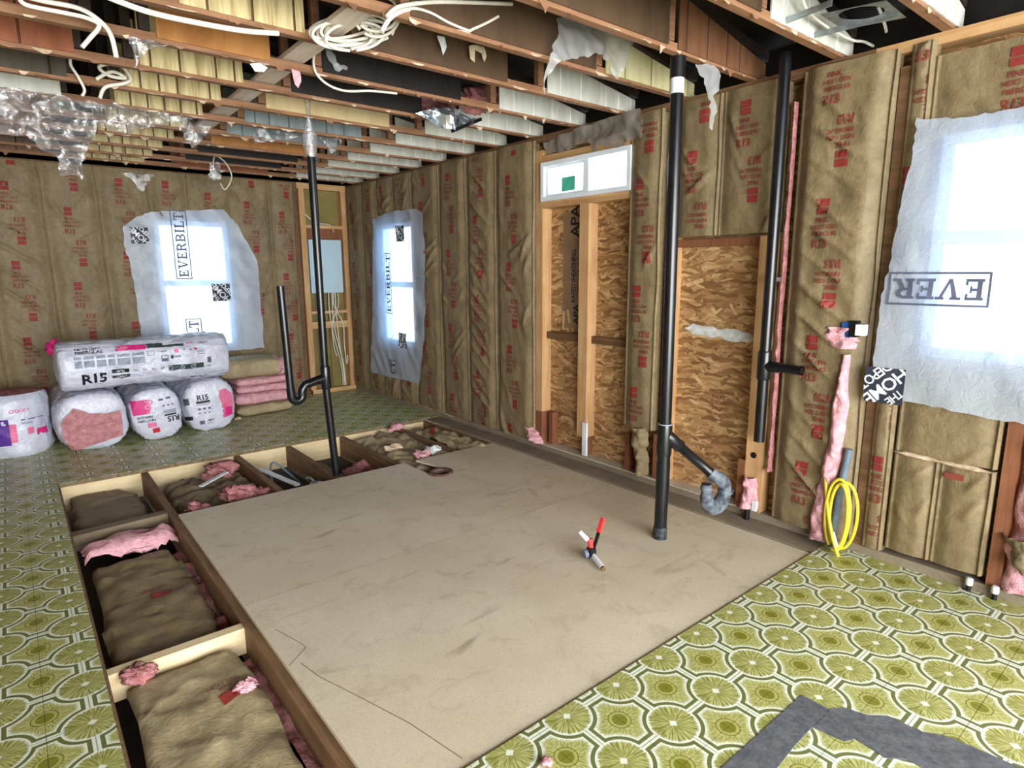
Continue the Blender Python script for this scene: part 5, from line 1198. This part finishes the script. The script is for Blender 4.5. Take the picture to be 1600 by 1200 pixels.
# the big coil
cr_ = thing('cable_coil', 'tangled coil of white cable hanging from the trusses at the top centre', 'cable coil', cz(550, 60, ty(3)))
rg = random.Random(3)
for i in range(10):
    cx, cy, ra_, rb2, th = 548 + rg.uniform(-14, 14), 50 + rg.uniform(-8, 8), rg.uniform(38, 56), rg.uniform(14, 24), rg.uniform(-0.25, 0.1)
    if i > 6: cx, cy, ra_, rb2, th = 575 + rg.uniform(-10, 16), 16 + rg.uniform(-8, 14), rg.uniform(28, 36), rg.uniform(26, 36), 0
    Yc = ty(3) - 0.02 - 0.012 * i
    pts = [cz(cx + ra_ * math.cos(q) * math.cos(th) - rb2 * math.sin(q) * math.sin(th), cy + ra_ * math.cos(q) * math.sin(th) + rb2 * math.sin(q) * math.cos(th), Yc + 0.01 * math.sin(q * 2)) for q in np.linspace(0.3 * i, 2 * np.pi * 0.96 + 0.3 * i, 14)]
    mb, _ = cable('', None, pts, 0.0065, MT['cable']); mb.build('cable_loop', cr_)
ccable('white double cable arching from the coil to the brown panel', [(596, 50), (612, 26), (640, 14), (670, 20), (700, 36), (730, 48), (738, 46), (760, 36), (778, 26)], ty(2) + 0.02, 0.009)
ccable('upper white cable running from the coil along the top of the picture', [(604, 26), (625, 10), (680, 3), (740, 4), (800, 6)], ty(2), 0.008)
ccable('thin white cable drooping under the truss right of the pale brace board', [(497, 70), (490, 92), (494, 114), (512, 132), (540, 142), (580, 142), (620, 146)], ty(4), 0.006)
ccable('white cable dropping straight down from the coil', [(592, 20), (598, 50), (600, 90)], ty(3) + 0.1, 0.007)
ccable('thin string pair holding a plastic rag near the back wall', [(333, 262), (336, 244), (352, 254), (362, 276), (352, 296), (344, 286)], ty(11), 0.006)
# torn flap pieces that stand out: white label on the brace, pink tongue
W_ = lambda px, Y: hang(px[0], Y, px[1], 20, 0.006, px[2], 0.02, px[3], px[4], 0.002)
W_(([(390, 100), (405, 99), (418, 106), (412, 113), (398, 112)], 'bright white torn paper scrap beside the pale brace board', 'foam', 'paper scrap', 'paper_scrap'), ty(4) - 0.03)
W_(([(455, 108), (468, 112), (470, 128), (466, 138), (460, 132)], 'small pink fibreglass tongue hanging right of the pale brace board', 'pink', 'fibreglass', 'fibreglass_scrap'), ty(4) - 0.02)
W_(([(632, 22), (650, 22), (662, 28), (648, 34), (636, 30)], 'flat tan paper scrap hanging inside the cable coil', 'scrap', 'paper scrap', 'paper_scrap'), ty(3) - 0.05)
W_(([(682, 56), (694, 58), (697, 74), (691, 87), (688, 74)], 'white paper strip dangling under the truss right of the coil', 'foam', 'paper scrap', 'paper_scrap'), ty(3) - 0.02)
W_(([(732, 72), (740, 70), (756, 74), (760, 88), (757, 98), (752, 84), (742, 78), (741, 98), (734, 92)], 'forked tan paper scrap hanging under the truss left of the torn plastic', 'scrap', 'paper scrap', 'paper_scrap'), ty(3) - 0.02)

# ------------------------------------------------------------------ shiny bent flashing, light bracket
fl = thing('duct_boot', 'crushed shiny metal duct boot hanging at the middle of the ceiling', 'duct', cz(700, 180, ty(5)))
fp = [P(x, y, 1, ty(5) - 0.05) for x, y in ((649, 177), (680, 168), (718, 174), (745, 184), (735, 196), (712, 206), (688, 200), (665, 186))]
for nm, idx, off, m in (('boot_side', (0, 1, 6, 7), 0.0, 'foil'), ('boot_face', (1, 2, 5, 6), -0.05, 'foil'), ('boot_flange', (2, 3, 4, 5), 0.03, 'steel')):
    q = [fp[i] for i in idx]; nn = 9; A = np.zeros((nn, nn, 3))
    for i in range(nn):
        for j in range(nn):
            s, t = i / (nn - 1), j / (nn - 1); A[i, j] = q[0] * (1 - s) * (1 - t) + q[1] * s * (1 - t) + q[2] * s * t + q[3] * (1 - s) * t
    A[..., 1] += off * np.sin(np.linspace(0, math.pi, nn))[:, None] + 0.03 * fbm(A[..., 0] / 0.06, A[..., 2] / 0.04, 8 + len(nm), 2)
    B = A.copy(); B[..., 1] += 0.002
    MB().grid(A, MT[m], False).grid(B, MT[m], False).build(nm, fl)
MB().bar(P(706, 205, 1, ty(5) - 0.06), P(752, 186, 1, ty(5) - 0.03), 0.012, 0.02, MT['blackp']).build('boot_lip', fl)
lb = thing('light_bracket', 'galvanised recessed light bracket with a round hole near the top right corner', 'bracket', (2.72, 1.15, ZC + 0.03))
zb_ = ZC + 0.035
c3 = [P(x, y, 2, zb_) for x, y in ((1282, 22), (1385, 0), (1400, 18), (1318, 46))]
cen = P(1346, 20, 2, zb_); n = 40
poly = [np.array(p[:2]) for p in c3]
ex_ = (poly[1] - poly[0]); ey_ = (poly[3] - poly[0]); cxy = cen[:2]; vs = []
for rr_, zz in ((1, zb_), (1, zb_ - 0.002)):
    for k in range(n):
        t = 2 * math.pi * k / n; d = np.array([math.cos(t), math.sin(t)])
        m_ = max(abs(d[0]), abs(d[1])); o_ = poly[0] + ex_ * (0.5 + 0.5 * d[0] / m_) + ey_ * (0.5 + 0.5 * d[1] / m_)
        inn = cxy + (ex_ / np.linalg.norm(ex_)) * d[0] * 0.075 + (ey_ / np.linalg.norm(ey_)) * d[1] * 0.075
        vs += [(o_[0], o_[1], zz), (inn[0], inn[1], zz)]
fs = []
for k in range(n):
    a_, b_ = 2 * k, 2 * ((k + 1) % n); o2 = 2 * n
    fs += [(a_, b_, b_ + 1, a_ + 1), (o2 + a_ + 1, o2 + b_ + 1, o2 + b_, o2 + a_), (a_ + 1, b_ + 1, o2 + b_ + 1, o2 + a_ + 1), (b_, a_, o2 + a_, o2 + b_)]
MB().add(vs, fs, MT['steel']).build('plate', lb)
for (xa, ya, xb, yb) in ((1208, 40, 1300, 4), (1260, 58, 1402, 22)):
    pa, pb = P(xa, ya, 2, zb_ - 0.008), P(xb, yb, 2, zb_ - 0.008)
    MB().bar(pa, pb, 0.006, 0.022, MT['steel']).bar(pa, pa + np.array([0, 0, 0.035]), 0.02, 0.006, MT['steel'], (0, 1, 0)).build('hanger_bar', lb)
ccable('white cable crossing in front of the light bracket', [(1252, -8), (1262, 16), (1290, 40), (1330, 62), (1352, 66), (1380, 80)], 1.30, 0.006)
ccable('short white cable hanging right of the bracket hole', [(1372, 10), (1380, 30), (1388, 60), (1394, 76)], 1.25, 0.007)

# ------------------------------------------------------------------ small things along the right wall
ob = thing('outlet_box', 'blue electrical outlet box in the torn kraft beside the near window', 'electrical box', (XW - 0.03, 1.20, 1.05))
MB().box((XW - 0.055, 1.195, 1.045), (XW + 0.03, 1.235, 1.115), MT['blue']).build('box', ob)
MB().box((XW - 0.065, 1.165, 1.05), (XW - 0.01, 1.197, 1.125), MT['blackp']).build('bracket', ob)
MB().box((XW - 0.072, 1.130, 1.06), (XW - 0.03, 1.168, 1.11), MT['pvc']).build('receptacle', ob)
hz = thing('cable_coil', 'coil of yellow cable standing at the foot of the right wall', 'cable coil', (2.98, 1.15, 0))
for i, (dx, w_, h_, ry) in enumerate(((0.0, 0.055, 0.20, 0.0), (0.012, 0.045, 0.18, 0.25), (-0.015, 0.06, 0.185, -0.2))):
    pts = []
    for q in np.linspace(-0.35 * math.pi, 1.55 * math.pi, 18):
        yy = 1.16 - 0.01 * i + w_ * math.cos(q); zz = 0.205 + h_ * math.sin(q) * (0.95 if math.sin(q) < 0 else 0.85); pts.append((2.955 - dx + 0.05 * ry * math.cos(q), yy, max(zz, 0.012)))
    mb, _ = cable('', None, pts, 0.008, MT['yellow_cable']); mb.build('cable_loop', hz)
mb, _ = cable('', None, [(2.97, 1.235, 0.36), (2.95, 1.20, 0.2), (2.93, 1.165, 0.1), (2.91, 1.12, 0.01)], 0.009, MT['yellow_cable']); mb.build('cable_tail', hz)
MB().tube([(2.94, 1.17, 0.11), (2.925, 1.14, 0.05)], 0.012, MT['foam'], 10).build('wrap', hz)
o = MB().tube([(XW - 0.055, 1.150, 0.52), (XW - 0.06, 1.172, 0.30), (XW - 0.06, 1.19, 0.015)], 0.016, MT['conduit'], 12).build('grey_hose', None, (XW - 0.02, 1.185, 0.0)); tag(o, 'grey hose standing behind the yellow cable coil', 'hose')
for i, (y, lab) in enumerate(((0.635, 'white capped water stub at the foot of the lower kraft panel'), (0.545, 'white capped water stub under the exposed pink fibreglass'))):
    s = thing('water_stub', lab, 'pipe', (XW - 0.02, y, 0)); MB().tube([(XW - 0.02, y, -0.002), (XW - 0.02, y, 0.03)], 0.010, MT['blackp'], 12).build('pipe', s); MB().tube([(XW - 0.02, y, 0.028), (XW - 0.02, y, 0.034), (XW - 0.02, y, 0.055), (XW - 0.02, y, 0.06)], [0.012, 0.014, 0.014, 0.010], MT['white_band'], 12).build('cap', s)
s = thing('water_stub', 'dark pipe stub with white tip by the foot of the vent pipe bay', 'pipe', (XW - 0.03, 1.655, 0)); MB().tube([(XW - 0.03, 1.655, -0.002), (XW - 0.03, 1.655, 0.11)], 0.016, MT['blackp'], 12).build('pipe', s); MB().box((XW - 0.04, 1.60, 0.06), (XW - 0.025, 1.625, 0.12), MT['white_band']).build('clip', s)
# loose tufts lying at the wall's foot and on the vinyl
for i, (px, py, s_, m, lab) in enumerate(((1370, 860, 0.022, 'rust', 'small dark debris lump at the foot of the right wall by the yellow coil'), (372, 655, 0.02, 'scrap', 'tiny cream scrap on vinyl beside the batt stack'), (855, 1193, 0.014, 'pink', 'tiny pink tuft on green vinyl at the bottom edge'), (590, 0, 0, '', ''))):
    if s_ == 0: continue
    c = P(px, py, 2, 0.0); o = fluff('debris', (c[0], c[1], s_ * 0.5), (s_ * 1.3, s_, s_ * 0.6), 160 + i, m, None, 2); tag(o, lab, 'debris')
# clean helper keys
for o in bpy.data.objects:
    if '_org' in o: del o['_org']
